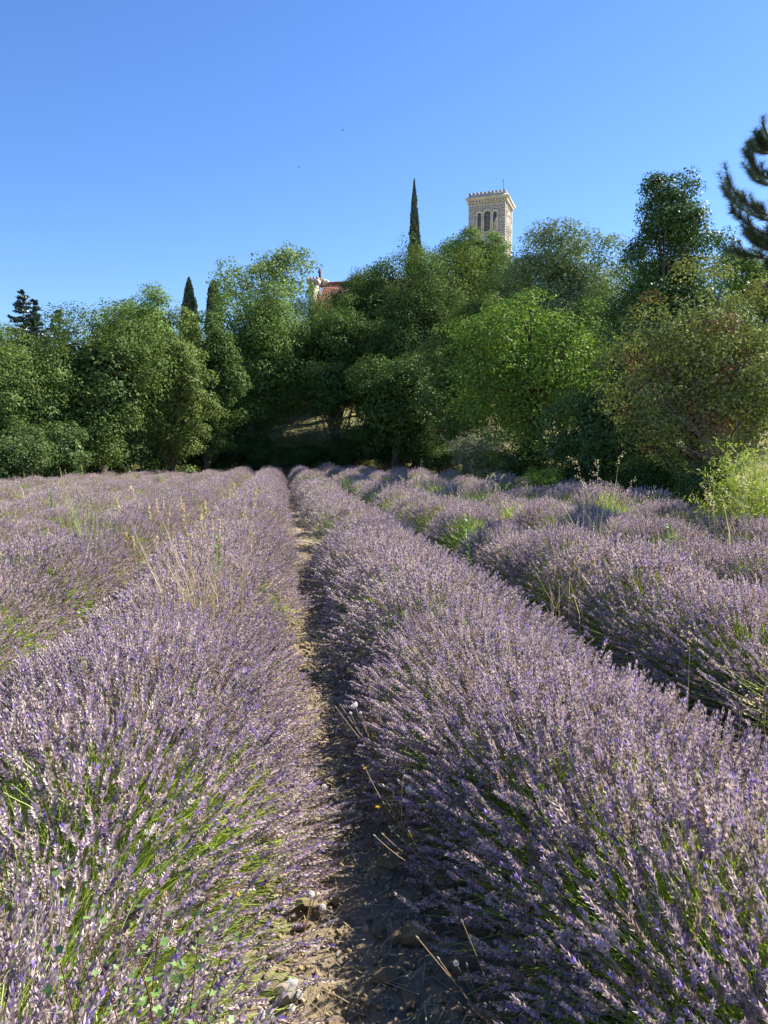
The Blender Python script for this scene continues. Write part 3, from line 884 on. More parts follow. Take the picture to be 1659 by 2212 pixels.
def build_twigs():
    """bare pale twigs of the elder, as part of a dead branch leaning out"""
    rng = np.random.default_rng(131)
    specs = [("bare forked dead branch in front of the elder, pale twigs spread low", [(1500, 900), (1420, 850), (1560, 900), (1470, 960), (1590, 870), (1540, 930), (1440, 880)], (1600, 1010), 19.6),
             ("bare pale twig spray high in the elder shrub", [(1420, 800), (1480, 780), (1530, 850), (1450, 830), (1560, 800), (1500, 760)], (1530, 960), 20.0)]
    for lab, tips, foot, d in specs:
        b = W(*foot, d); base = np.array([b[0], b[1], float(terrain(b[0], b[1]))])
        root = empty("dead_branch", base, lab, "branch")
        g = Geo()
        stem = bez((0, 0, 0), (0.1, 0, (b - base)[2] * .6), b - base, 5)
        g.add(*tube(stem, np.linspace(0.035, 0.022, 5), 5), np.array([0.20, 0.17, 0.14]))
        for (x, y) in tips:
            e = W(x, y, d - 0.4 + 0.8 * rng.random()) - base
            s = stem[3 + rng.integers(2)]
            m = (s + e) / 2 + rng.normal(size=3) * 0.15
            pp = bez(s, m, e, 7)
            g.add(*tube(pp, np.linspace(0.016, 0.006, 7), 4), np.array([0.30, 0.26, 0.22]))
            for j in range(2, 7):
                for q in range(3):
                    dv = unit(pp[j] - pp[j - 1] + rng.normal(size=3) * 0.6)
                    l = 0.12 + 0.3 * rng.random()
                    e2 = pp[j] + dv * l
                    g.add(*tube(np.array([pp[j], pp[j] + dv * l * .5 + rng.normal(size=3) * 0.02, e2]), [0.006, 0.005, 0.003], 3), np.array([0.33, 0.28, 0.24]))
        obj("branch", g.mesh("branch"), M_BARK, root)

# ------------------------------------------------------------------ bell tower
def arch_pts(w, h, n=9):
    """outline of a round-headed opening, width w, total height h, foot at 0"""
    r = w / 2
    a = np.linspace(0, math.pi, n)
    return np.array([[-r, 0]] + [[-r * math.cos(t), h - r + r * math.sin(t)] for t in a] + [[r, 0]])

def build_tower():
    rng = np.random.default_rng(141)
    d = 118.0
    # world scale: 1 px of the 1659 picture = 5.7 cm here
    Wd = 5.75
    c_top = W(1066, 412, d) + 2.9 * np.array([SY, CY, 0])
    rot = -YAW - math.radians(19.5)                         # front turned a little to the left of the camera
    c = np.array([c_top[0], c_top[1], 0.0])
    gz = float(terrain(c[0], c[1]))
    topz = c_top[2]
    Ht = topz - gz
    root = empty("bell_tower", (c[0], c[1], gz), "pale stone bell tower with battlements and louvred arches above the trees", "tower")
    root.rotation_euler = (0, 0, rot)
    stone = np.array([0.64, 0.575, 0.49])
    hw = Wd / 2
    def part(name, g, mat, sm=False, parent=root): return obj(name, g.mesh(name, sm), mat, parent)
    zc = Ht - 1.55                                          # underside of the cornice
    # window layout on the front: centre x, width, foot z, height
    foot = zc - 4.45
    wins = [(-1.17, 0.62, foot, 2.9), (0.06, 1.02, foot, 3.12), (1.26, 0.62, foot, 2.9)]
    swin = [(0.0, 0.95, foot - 0.3, 3.4)]
    # core walls: four slabs with arched holes filled in by courses of stones; the inner core stands 12 cm back
    g = Geo(); g.add(*box((0, 0, zc / 2 - 0.5), (Wd - 0.5, Wd - 0.5, zc + 1.0)), stone * 0.8)
    part("core", g, M_STONE)
    def inside(x, z, ws, grow=0.0):
        for (cx, w, f, h) in ws:
            r = w / 2 + grow
            if abs(x - cx) < r and z > f - grow and (z < f + h - w / 2 or (x - cx) ** 2 + (z - (f + h - w / 2)) ** 2 < r * r): return True
        return False
    # one bevelled unit block, shared by all stones
    b = 0.035
    bl = np.array([[-.5 + b, -.5, -.5 + b], [.5 - b, -.5, -.5 + b], [.5 - b, -.5, .5 - b], [-.5 + b, -.5, .5 - b],
                   [-.5, -.4, -.5], [.5, -.4, -.5], [.5, -.4, .5], [-.5, -.4, .5],
                   [-.5, .5, -.5], [.5, .5, -.5], [.5, .5, .5], [-.5, .5, .5]])
    bf = [[0, 1, 2, 3]] + [[i, 4 + i, 4 + (i + 1) % 4, (i + 1) % 4][::-1] for i in range(4)] + [[4 + i, 8 + i, 8 + (i + 1) % 4, 4 + (i + 1) % 4][::-1] for i in range(4)] + [[8, 9, 10, 11][::-1]]
    bf = np.array(bf)
    tones = [np.array(t) for t in ((0.67, 0.615, 0.55), (0.66, 0.60, 0.53), (0.69, 0.635, 0.57), (0.635, 0.575, 0.51), (0.66, 0.60, 0.535))]
    blocks = []
    for t in tones:
        me = mesh_np("stone_block", bl, [bf], t); me.materials.append(M_STONE); blocks.append(me)
    def courses(z0, z1, face, ws, each):
        """stones of one face; face 0 front (-y), 1 right (+x), 2 back, 3 left"""
        res = []
        z = z0; row = 0
        while z < z1 - 0.08:
            h = min(rng.choice([0.26, 0.3, 0.34, 0.38]), z1 - z)
            x = -hw + (0.0 if face in (0, 2) else 0.26)
            xe = hw - (0.0 if face in (0, 2) else 0.26)
            while x < xe - 1e-6:
                l = min(0.34 + 0.42 * rng.random(), xe - x)
                if xe - x - l < 0.2: l = xe - x
                # cut stones at the openings: split into short bits
                hit = [inside(xx, zz, ws, 0.26) for xx in (x + 0.02, x + l / 2, x + l - 0.02) for zz in (z + 0.02, z + h - 0.02)]
                if all(hit): x += l; continue
                if any(hit):
                    m = 4; s = l / m
                    for q in range(m):
                        if not inside(x + s * (q + .5), z + h / 2, ws, 0.20): res.append((x + s * (q + .5), z + h / 2, s, h))
                else: res.append((x + l / 2, z + h / 2, l, h))
                x += l
            z += h; row += 1
        rz = (0, math.pi / 2, math.pi, -math.pi / 2)[face]
        gj = Geo()
        for (x, zz, l, h) in res:
            pr = rng.random() * 0.010
            sx, sy, sz = l - 0.010, 0.25, h - 0.010
            y = -hw + 0.125 - pr
            t = rng.integers(5)
            if each:
                o = obj("stone_block", blocks[t], None, root)
                o.rotation_euler = (0, 0, rz)
                o.location = (x * math.cos(rz) - y * math.sin(rz), x * math.sin(rz) + y * math.cos(rz), zz); o.scale = (sx, sy, sz)
            else:
                v = bl * np.array([sx, sy, sz]) + np.array([x, y, zz])
                v = v @ np.array([[math.cos(rz), math.sin(rz), 0], [-math.sin(rz), math.cos(rz), 0], [0, 0, 1]])
                gj.add(v, bf, tones[t])
        if not each and gj.n:
            tag(part("stone_facing", gj, M_STONE), kind="stuff")
    vis = Ht - 8.6
    courses(vis, zc, 0, wins, True)
    courses(vis, zc, 1, swin, False)
    courses(0, vis, 0, [], False); courses(0, vis, 1, [], False)
    courses(vis, zc, 2, [], False); courses(vis, zc, 3, [], False)
    # mortar backing just behind the stones, with the openings left out
    def backing(face, ws):
        gb = Geo(); cs = 0.1
        rz = (0, math.pi / 2)[face]
        Rm = np.array([[math.cos(rz), math.sin(rz), 0], [-math.sin(rz), math.cos(rz), 0], [0, 0, 1]])
        zs = np.arange(vis, zc, cs)
        for z in zs:
            run = None
            xs = np.arange(-hw + 0.2, hw - 0.2, cs)
            for x in list(xs) + [99]:
                ins = x > 50 or inside(x + cs / 2, z + cs / 2, ws)
                if not ins and run is None: run = x
                if ins and run is not None:
                    e = min(x, hw - 0.2)
                    v, f = box(((run + e) / 2, -hw + 0.16, z + cs / 2), (e - run, 0.16, cs)); gb.add(v @ Rm, f, stone * 0.85); run = None
        part("mortar_backing", gb, M_STONE)
    backing(0, wins); backing(1, swin)
    # window trim: arches of wedge stones, columns, sill, louvres
    def window(face, cx, w, f, h, louvre=True):
        rz = (0, math.pi / 2)[face]
        Rm = np.array([[math.cos(rz), math.sin(rz), 0], [-math.sin(rz), math.cos(rz), 0], [0, 0, 1]])
        r = w / 2; zc_ = f + h - r
        ga = Geo(); nv = 9
        for q in range(nv):
            a0 = math.pi * q / nv + 0.012; a1 = math.pi * (q + 1) / nv - 0.012
            pts = [(cx - rr * math.cos(a), zc_ + rr * math.sin(a)) for rr, a in ((r, a0), (r + 0.26, a0), (r + 0.26, a1), (r, a1))]
            V = np.array([[p[0], -hw - 0.045, p[1]] for p in pts] + [[p[0], -hw + 0.35, p[1]] for p in pts])
            F = np.array([[0, 1, 2, 3], [4, 7, 6, 5], [0, 4, 5, 1], [1, 5, 6, 2], [2, 6, 7, 3], [3, 7, 4, 0]])
            ga.add(V @ Rm, F, np.array([0.67, 0.60, 0.51]) * (0.9 + 0.2 * rng.random()))
        wo = part("window", ga, M_STONE)
        gp = Geo()
        for s in (-1, 1):
            v, q = box((cx + s * (r + 0.07), -hw + 0.13, (f + zc_) / 2), (0.14, 0.34, zc_ - f - 0.02)); gp.add(v @ Rm, q, np.array([0.69, 0.62, 0.53]))
            v, q = box((cx + s * (r + 0.07), -hw + 0.13, zc_ - 0.08), (0.22, 0.40, 0.14)); gp.add(v @ Rm, q, np.array([0.69, 0.62, 0.53]))
        obj("jamb", gp.mesh("jamb"), M_STONE, wo)
        gs = Geo(); v, q = box((cx, -hw + 0.10, f - 0.09), (w + 0.36, 0.44, 0.16)); gs.add(v @ Rm, q, np.array([0.56, 0.49, 0.38]))
        obj("sill", gs.mesh("sill"), M_STONE, wo)
        gd = Geo(); v, q = box((cx, -hw + 0.40, f + h / 2), (w + 0.2, 0.03, h + 0.1)); gd.add(v @ Rm, q, np.array([0.02, 0.018, 0.02]))  # near-black sheet painted in for the shade inside the opening
        obj("dark_interior", gd.mesh("dark_interior"), M_WOOD, wo)
        z = f + 0.1
        sl = None
        while z < f + h - 0.05:
            hwid = r if z < zc_ else math.sqrt(max(0.0, r * r - (z - zc_) ** 2))
            if hwid > 0.06:
                v, q = box((0, 0, 0), (2 * hwid - 0.01, 0.22, 0.035))
                ca, sa = math.cos(0.7), math.sin(0.7)
                v = v @ np.array([[1, 0, 0], [0, ca, sa], [0, -sa, ca]]) + np.array([cx, -hw + 0.25, z])
                gl = Geo().add(v @ Rm, q, np.array([0.035, 0.03, 0.032]))
                obj("louvre", gl.mesh("louvre"), M_WOOD, wo)
            z += 0.19
    for wspec in wins: window(0, *wspec)
    for wspec in swin: window(1, *wspec)
    # corbel table, cornice and parapet
    gk = Geo(); nk = 13
    for f_ in range(4):
        rz = f_ * math.pi / 2
        Rm = np.array([[math.cos(rz), math.sin(rz), 0], [-math.sin(rz), math.cos(rz), 0], [0, 0, 1]])
        for q in range(nk):
            x = -hw + 0.16 + (Wd - 0.32) * q / (nk - 1)
            v, q_ = box((x, -hw - 0.09, zc + 0.10), (0.24, 0.30, 0.28))
            if f_ == 0:
                o = obj("corbel", Geo().add(v, q_, np.array([0.65, 0.585, 0.50])).mesh("corbel"), M_STONE, root)
            else: gk.add(v @ Rm, q_, np.array([0.65, 0.585, 0.50]))
    tag(part("corbel_course", gk, M_STONE), kind="stuff")
    g = Geo(); g.add(*box((0, 0, zc + 0.12), (Wd - 0.1, Wd - 0.1, 0.26)), stone)
    part("frieze", g, M_STONE)
    g = Geo()
    prof = [(0.10, 0.24), (0.22, 0.34), (0.24, 0.42), (0.40, 0.50), (0.46, 0.66), (0.30, 0.74), (0.06, 0.92)]
    V = []; F = []
    for (o_, z) in prof:
        s = hw + o_; V += [[-s, -s, zc + z], [s, -s, zc + z], [s, s, zc + z], [-s, s, zc + z]]
    for i in range(len(prof) - 1):
        for j in range(4): F.append([i * 4 + j, i * 4 + (j + 1) % 4, (i + 1) * 4 + (j + 1) % 4, (i + 1) * 4 + j])
    F.append([24, 25, 26, 27]); F.append([3, 2, 1, 0])
    g.add(V, np.array(F), np.array([0.60, 0.53, 0.44])); part("cornice", g, M_STONE)
    g = Geo(); pz = zc + 0.92
    for f_ in range(4):
        rz = f_ * math.pi / 2
        Rm = np.array([[math.cos(rz), math.sin(rz), 0], [-math.sin(rz), math.cos(rz), 0], [0, 0, 1]])
        v, q = box((0.15 if f_ % 2 == 0 else 0.0, -hw + 0.13, pz + 0.14), (Wd - 0.3, 0.3, 0.28)); g.add(v @ Rm, q, np.array([0.45, 0.385, 0.31]))
    part("parapet", g, M_STONE)
    nm = 10
    for f_ in range(4):
        rz = f_ * math.pi / 2
        Rm = np.array([[math.cos(rz), math.sin(rz), 0], [-math.sin(rz), math.cos(rz), 0], [0, 0, 1]])
        for q in range(nm if f_ in (0, 2) else nm - 2):
            x = -hw + 0.22 + (Wd - 0.44) * (q + (0 if f_ in (0, 2) else 1)) / (nm - 1)
            v, q_ = box((x, -hw + 0.13, pz + 0.28 + 0.17), (0.40, 0.30, 0.33))
            gm = Geo().add(v @ Rm, q_, np.array([0.42, 0.36, 0.29]) * (0.88 + 0.24 * rng.random()))
            obj("merlon", gm.mesh("merlon"), M_STONE, root)
    g = Geo(); g.add(*box((0, 0, pz + 0.05), (Wd - 0.6, Wd - 0.6, 0.1)), stone * 0.8); part("roof_deck", g, M_STONE)
    # lightning rod
    g = Geo()
    v, f = tube(np.array([[2.25, -1.6, pz], [2.25, -1.6, pz + 1.6], [2.25, -1.6, pz + 2.4]]), [0.05, 0.045, 0.02], 6); g.add(v, f, np.array([0.12, 0.12, 0.13]))
    v, f = tube(np.array([[2.25, -1.6, pz + 2.25], [2.25, -1.6, pz + 2.5]]), [0.07, 0.07], 6); g.add(v, f, np.array([0.12, 0.12, 0.13]))
    part("lightning_rod", g, M_METAL)
    # small gable with an iron cross beside the tower's left side
    g = Geo()
    gx = -hw - 0.75; gz_ = Ht - 6.35
    V = np.array([[gx - 0.9, -1.4, 0], [gx + 0.72, -1.4, 0], [gx + 0.72, -1.4, gz_ - 1.0], [gx - 0.1, -1.4, gz_], [gx - 0.9, -1.4, gz_ - 1.0]])
    V = np.concatenate([V, V + np.array([0, 2.2, 0])])
    g.add(V, [np.array([[0, 1, 2, 3, 4], [9, 8, 7, 6, 5]]), np.array([[i, 5 + i, 5 + (i + 1) % 5, (i + 1) % 5] for i in range(5)])], stone)
    part("side_gable", g, M_STONE)
    g = Geo()
    g.add(*box((gx - 0.1, -1.2, gz_ + 0.95), (0.09, 0.09, 1.95)), np.array([0.13, 0.12, 0.12]))
    g.add(*box((gx - 0.1, -1.2, gz_ + 1.25), (0.62, 0.07, 0.09)), np.array([0.13, 0.12, 0.12]))
    part("iron_cross", g, M_METAL)
    # pigeon on the battlement
    co, si = math.cos(rot), math.sin(rot)
    bx, by = 0.55, -hw + 0.13
    bird((c[0] + bx * co - by * si, c[1] + bx * si + by * co, gz + pz + 0.28), 0.0, "small dark bird perched on the tower's battlement", True, 1.0)

def bird(loc, rz, label, perched, s):
    g = Geo()
    a = np.linspace(0, 2 * math.pi, 8, endpoint=False)
    prof = [(-0.20, 0.005), (-0.12, 0.03), (0.0, 0.06), (0.09, 0.05), (0.12, 0.034), (0.16, 0.04), (0.20, 0.026), (0.235, 0.003)]
    V = []
    for (x, r) in prof:
        zz = 0.10 + (0.25 * x if perched else 0)
        for t in a: V.append([x, r * math.cos(t), zz + r * math.sin(t)])
    F = []
    for i in range(len(prof) - 1):
        for j in range(8): F.append([i * 8 + j, i * 8 + (j + 1) % 8, (i + 1) * 8 + (j + 1) % 8, (i + 1) * 8 + j])
    g.add(np.array(V) * s, np.array(F), np.array([0.05, 0.05, 0.055]))
    root = obj("bird", g.mesh("bird", True), M_METAL, None, loc)
    root.rotation_euler = (0, 0, rz)
    tag(root, label, "bird", None if perched else "swifts in the sky")
    if perched:
        for q in (-1, 1):
            gl = Geo(); v, f = tube(np.array([[0.0, q * 0.02, 0.0], [0.0, q * 0.02, 0.07]]) * s, np.array([0.006, 0.006]) * s, 4); gl.add(v, f, np.array([0.1, 0.06, 0.05]))
            obj("leg", gl.mesh("leg"), M_METAL, root)
    else:
        for q in (-1, 1):
            V = np.array([[0.08, q * 0.03, 0.11], [-0.03, q * 0.03, 0.11], [-0.02, q * 0.22, 0.15], [0.07, q * 0.2, 0.15], [-0.10, q * 0.42, 0.12]]) * s
            V = np.concatenate([V, V + np.array([0, 0, 0.008 * s])])
            F3 = np.array([[2, 4, 3], [7, 8, 9]]); F4 = np.array([[0, 1, 2, 3], [5, 8, 7, 6]])
            gw = Geo().add(V, [F3, F4], np.array([0.05, 0.05, 0.055]))
            obj("wing", gw.mesh("wing"), M_METAL, root)

def build_birds():
    for (x, y, d, rz, lab) in ((740, 282, 95, 0.4, "upper of the two swifts in the sky above the wood"),
                              (646, 362, 95, 2.2, "lower left of the two swifts in the sky above the wood")):
        bird(W(x, y, d), rz, lab, False, 0.75)

# ------------------------------------------------------------------ chapel with turret and statue
def build_chapel():
    rng = np.random.default_rng(151)
    d = 90.0
    rot = -YAW - math.radians(12)
    ridge = W(720, 612, d)
    c = np.array([ridge[0], ridge[1]]); gz = float(terrain(*c))
    rz = ridge[2] - gz
    px = d / FPX
    root = empty("chapel", (c[0], c[1], gz), "chapel with red tiled roof and small battlemented corner turret among the trees", "building")
    root.rotation_euler = (0, 0, rot)
    stone = np.array([0.52, 0.46, 0.36])
    # local x runs right along the ridge from -0.4 to 12, front is -y
    Lx0, Lx1, dep, eave = -1.3, 12.5, 4.2, rz - 3.9
    g = Geo(); g.add(*box(((Lx0 + Lx1) / 2, 0, eave / 2), (Lx1 - Lx0 - 0.4, dep * 2 - 0.5, eave)), stone)
    obj("wall", g.mesh("wall"), M_STONE, root)
    # gable ends
    for x in (Lx0 + 0.2, Lx1 - 0.5):
        g = Geo()
        V = np.array([[x, -dep + .3, eave - .02], [x, dep - .3, eave - .02], [x, 0, rz - 0.25]]); V = np.concatenate([V, V + np.array([0.3, 0, 0])])
        g.add(V, [np.array([[0, 1, 2], [5, 4, 3]]), np.array([[0, 3, 4, 1], [1, 4, 5, 2], [2, 5, 3, 0]])], stone)
        obj("gable", g.mesh("gable"), M_STONE, root)
    # roof: overlapping courses of half-round tiles
    g = Geo()
    nc, nx = 16, 64
    for side in (-1, 1):
        for i in range(nc):
            t0, t1 = i / nc, (i + 1.08) / nc
            y0, z0 = side * dep * t0, rz - (rz - eave + 0.1) * t0
            y1, z1 = side * dep * t1, rz - (rz - eave + 0.1) * t1
            xs = np.linspace(Lx0, Lx1, nx * 4)
            wave = 0.055 * np.abs(np.sin(np.arange(nx * 4) * math.pi / 4))
            n_ = len(xs)
            V = np.concatenate([np.stack([xs, np.full(n_, y0), z0 + wave], -1), np.stack([xs, np.full(n_, y1), z1 + wave + 0.07], -1)])
            j = np.arange(n_ - 1)
            col = np.array([0.47, 0.20, 0.115]) * (0.8 + 0.35 * np.repeat(rng.random(nx), 4))[:, None]
            g.add(V, np.stack([j, j + 1, j + 1 + n_, j + n_], -1), np.concatenate([col, col * 0.95]))
    roof = tag(obj("tile_roof", g.mesh("tile_roof"), M_TILE, root), kind="stuff")
    for k in range(26):
        x = Lx0 + 0.25 + k * 0.5
        a = np.linspace(0, math.pi, 7)
        V = np.array([[xx, -0.17 * math.cos(t), rz + 0.04 + 0.14 * math.sin(t) + lift] for xx, lift in ((x - 0.27, 0.02), (x + 0.27, 0.0)) for t in a])
        F = np.array([[j, j + 1, j + 8, j + 7] for j in range(6)])
        obj("ridge_tile", Geo().add(V, F, np.array([0.42, 0.19, 0.12]) * (0.8 + 0.4 * rng.random())).mesh("ridge_tile"), M_TILE, root)
    # little stone end piece on the ridge
    g = Geo(); g.add(*box((-1.15, 0.0, rz + 0.02), (0.6, 0.6, 0.9)), np.array([0.55, 0.49, 0.39])); g.add(*box((-0.72, 0, rz + 0.1), (0.25, 0.5, 0.5)), np.array([0.58, 0.52, 0.42]))
    obj("ridge_block", g.mesh("ridge_block"), M_STONE, root)
    # corner turret
    tx, ty, tw = -2.0, -1.2, 1.02
    tz = rz - 0.42
    g = Geo(); g.add(*box((tx, ty, tz / 2), (tw, tw, tz)), np.array([0.54, 0.48, 0.38]))
    tur = obj("turret", g.mesh("turret"), M_STONE, root)
    g = Geo()
    for k, (o, z0, z1) in enumerate(((0.06, tz, tz + 0.10), (0.11, tz + 0.10, tz + 0.2), (0.15, tz + 0.2, tz + 0.62))):
        g.add(*box((tx, ty, (z0 + z1) / 2), (tw + 2 * o, tw + 2 * o, z1 - z0)), np.array([0.50, 0.44, 0.35]))
    obj("turret_head", g.mesh("turret_head"), M_STONE, tur)
    hw = (tw + 0.30) / 2 - 0.08
    pos = set()
    for i in range(4):
        t = -hw + 2 * hw * i / 3
        pos |= {(round(t, 3), -round(hw, 3)), (round(t, 3), round(hw, 3)), (-round(hw, 3), round(t, 3)), (round(hw, 3), round(t, 3))}
    for (mx, my) in sorted(pos):
        gm = Geo().add(*box((tx + mx, ty + my, tz + 0.62 + 0.12), (0.19, 0.16, 0.26), 0 if abs(abs(my) - hw) < 0.01 else math.pi / 2), np.array([0.40, 0.33, 0.26]))
        obj("merlon", gm.mesh("merlon"), M_STONE, tur)
    # statue pedestal (part of the chapel) and statue (a thing of its own)
    ped_x, ped_y = -1.5, -0.35
    g = Geo(); g.add(*box((ped_x, ped_y, rz + 0.0), (0.42, 0.45, 0.9)), np.array([0.42, 0.27, 0.20])); g.add(*box((ped_x, ped_y, rz + 0.48), (0.5, 0.52, 0.09)), np.array([0.44, 0.30, 0.23]))
    obj("pedestal", g.mesh("pedestal"), M_STONE, root)
    co, si = math.cos(rot), math.sin(rot)
    sx, sy = c[0] + ped_x * co - ped_y * si, c[1] + ped_x * si + ped_y * co
    build_statue((sx, sy, gz + rz + 0.52), rot)

def build_statue(loc, rot):
    """robed standing figure holding a child, one continuous surface of elliptic sections"""
    g = Geo()
    def lathe(sec, n=12):
        a = np.linspace(0, 2 * math.pi, n, endpoint=False); V = []; F = []
        for (x, y, z, rx, ry) in sec:
            fold = 1 + 0.06 * np.cos(a * 5) * (1 if z < 1.0 else 0)
            V.append(np.stack([x + rx * fold * np.cos(a), y + ry * fold * np.sin(a), np.full(n, z)], -1))
        V = np.concatenate(V)
        for i in range(len(sec) - 1):
            for j in range(n): F.append([i * n + j, i * n + (j + 1) % n, (i + 1) * n + (j + 1) % n, (i + 1) * n + j])
        return V, np.array(F)
    colr = np.array([0.16, 0.085, 0.07])
    H = 1.0
    sec = [(0.03, 0, 0.0, .30, .26), (0.02, 0, 0.15, .27, .23), (0, 0, 0.5, .22, .19), (-0.02, 0, 0.85, .21, .18), (-0.02, 0, 1.05, .23, .17), (-0.01, 0, 1.22, .22, .15),
           (0.0, 0, 1.31, .13, .11), (0.0, -0.01, 1.36, .085, .085), (0.0, -0.02, 1.42, .105, .115), (0, -0.02, 1.50, .12, .13), (0, -0.01, 1.58, .10, .11), (0, 0, 1.63, .09, .09), (0, 0, 1.68, .075, .075), (0, 0, 1.69, .004, .004)]
    v, f = lathe(sec); g.add(v, f, colr)
    # the child on her arm, and the arm under it
    ch = [(-0.26, -0.08, 0.84, .05, .06), (-0.25, -0.09, 0.95, .10, .09), (-0.25, -0.09, 1.1, .10, .09), (-0.25, -0.09, 1.2, .08, .07), (-0.26, -0.1, 1.25, .045, .045), (-0.26, -0.11, 1.32, .075, .08), (-0.26, -0.11, 1.40, .06, .06), (-0.26, -0.11, 1.43, .004, .004)]
    v, f = lathe(ch, 10); g.add(v, f, colr * 1.15)
    v, f = tube(bez((-0.16, -0.02, 1.18), (-0.30, -0.02, 0.98), (-0.26, -0.16, 0.90), 6), [.07, .065, .06, .055, .05, .045], 8); g.add(v, f, colr)
    v, f = tube(bez((0.18, -0.02, 1.18), (0.26, -0.08, 0.95), (-0.05, -0.2, 0.95), 6), [.07, .065, .06, .055, .05, .045], 8); g.add(v, f, colr)
    o = obj("statue", g.mesh("statue", True), M_BRONZE, None, loc)
    o.rotation_euler = (0, 0, rot + 0.5); o.scale = (0.72, 0.72, 0.72)
    tag(o, "brown robed statue holding a child on the chapel's ridge beside the turret", "statue")

# ------------------------------------------------------------------ grasses and weeds
def blades(P, h, lean, width, col, rng, g, var=0.35):
    n = len(P)
    a = rng.random(n) * 6.283
    d = np.stack([np.cos(a), np.sin(a), 0 * a], -1)
    h = h * (0.6 + 0.7 * rng.random(n))
    m = P + np.array([0, 0, 1.0]) * (h * 0.6)[:, None] + d * (h * lean * 0.3)[:, None]
    t = P + np.array([0, 0, 1.0]) * (h * (1 - 0.15 * lean))[:, None] + d * (h * lean)[:, None]
    w = np.stack([-d[:, 1], d[:, 0], 0 * a], -1) * width
    tw = rng.normal(size=(n, 3)) * width * 0.6
    V = np.stack([P - w, P + w, m + w * .8 + tw, m - w * .8 + tw, t], 1).reshape(-1, 3)
    k = np.arange(n)[:, None] * 5
    c = np.asarray(col) if np.ndim(col) == 2 else np.tile(col, (n, 1))
    c = c * (1 - var + 2 * var * rng.random((n, 1)))
    g.add(V, [k + np.array([[0, 1, 2, 3]]), k + np.array([[3, 2, 4]])], np.repeat(c, 5, 0))

def build_grass():
    rng = np.random.default_rng(161)
    def scatter(name, label, n, xr, yr, h, colA, colB, lean=0.35, width=0.006, mask=None):
        x = xr[0] + (xr[1] - xr[0]) * rng.random(n); y = yr[0] + (yr[1] - yr[0]) * rng.random(n)
        if mask is not None:
            m = mask(x, y); x, y = x[m], y[m]
        P = np.stack([x, y, terrain(x, y) - 0.02], -1)
        mixf = value_noise(x * 0.9 + 7, y * 0.9 + 3, 17)[:, None]
        mixf = np.clip(mixf * 0.7 + 0.5 * rng.random((len(x), 1)) - 0.1, 0, 1)
        g = Geo(); blades(P, h, lean, width, np.array(colA) * mixf + np.array(colB) * (1 - mixf), rng, g)
        o = obj(name, g.mesh(name), M_GRASS)
        tag(o, label, "grass", kind="stuff")
    scatter("edge_grass", "straw and green grass strip along the far end of the lavender rows", 26000, (-24, 11), (26, 63), 0.34, (0.30, 0.25, 0.11), (0.12, 0.17, 0.05), width=0.012,
            mask=lambda x, y: (y > row_end(x) - 0.3) & (y < row_end(x) + 6.5) & (x < 10.5))
    cb = W(650, 935, 62)
    scatter("clearing_grass", "sunlit dry grass of the clearing between the trees", 16000, (cb[0] - 7, cb[0] + 9), (cb[1] - 4, cb[1] + 9), 0.4, (0.34, 0.30, 0.13), (0.20, 0.23, 0.07), width=0.012)
    scatter("bank_grass", "tall shaded green grass on the bank right of the rows", 22000, (6.2, 13), (15, 56), 0.62, (0.10, 0.16, 0.055), (0.20, 0.21, 0.09), width=0.008,
            mask=lambda x, y: (y > row_end(x) + 0.2) & (x < 12.5))
    scatter("edge_weed", "dry straw-coloured stalks standing among the right-hand rows near the wood", 2600, (3.6, 10.5), (8.5, 30), 0.85, (0.40, 0.34, 0.17), (0.22, 0.25, 0.09), 0.3, 0.0045,
            mask=lambda x, y: value_noise(x * 0.8 + 2, y * 0.8 + 9, 31) > 0.52)
    x0 = PATH_X
    scatter("path_weed", "low green weeds along the middle of the soil path", 900, (x0 - 0.22, x0 + 0.2), (6.5, 24), 0.16, (0.10, 0.17, 0.04), (0.24, 0.22, 0.09), 0.5, 0.004)

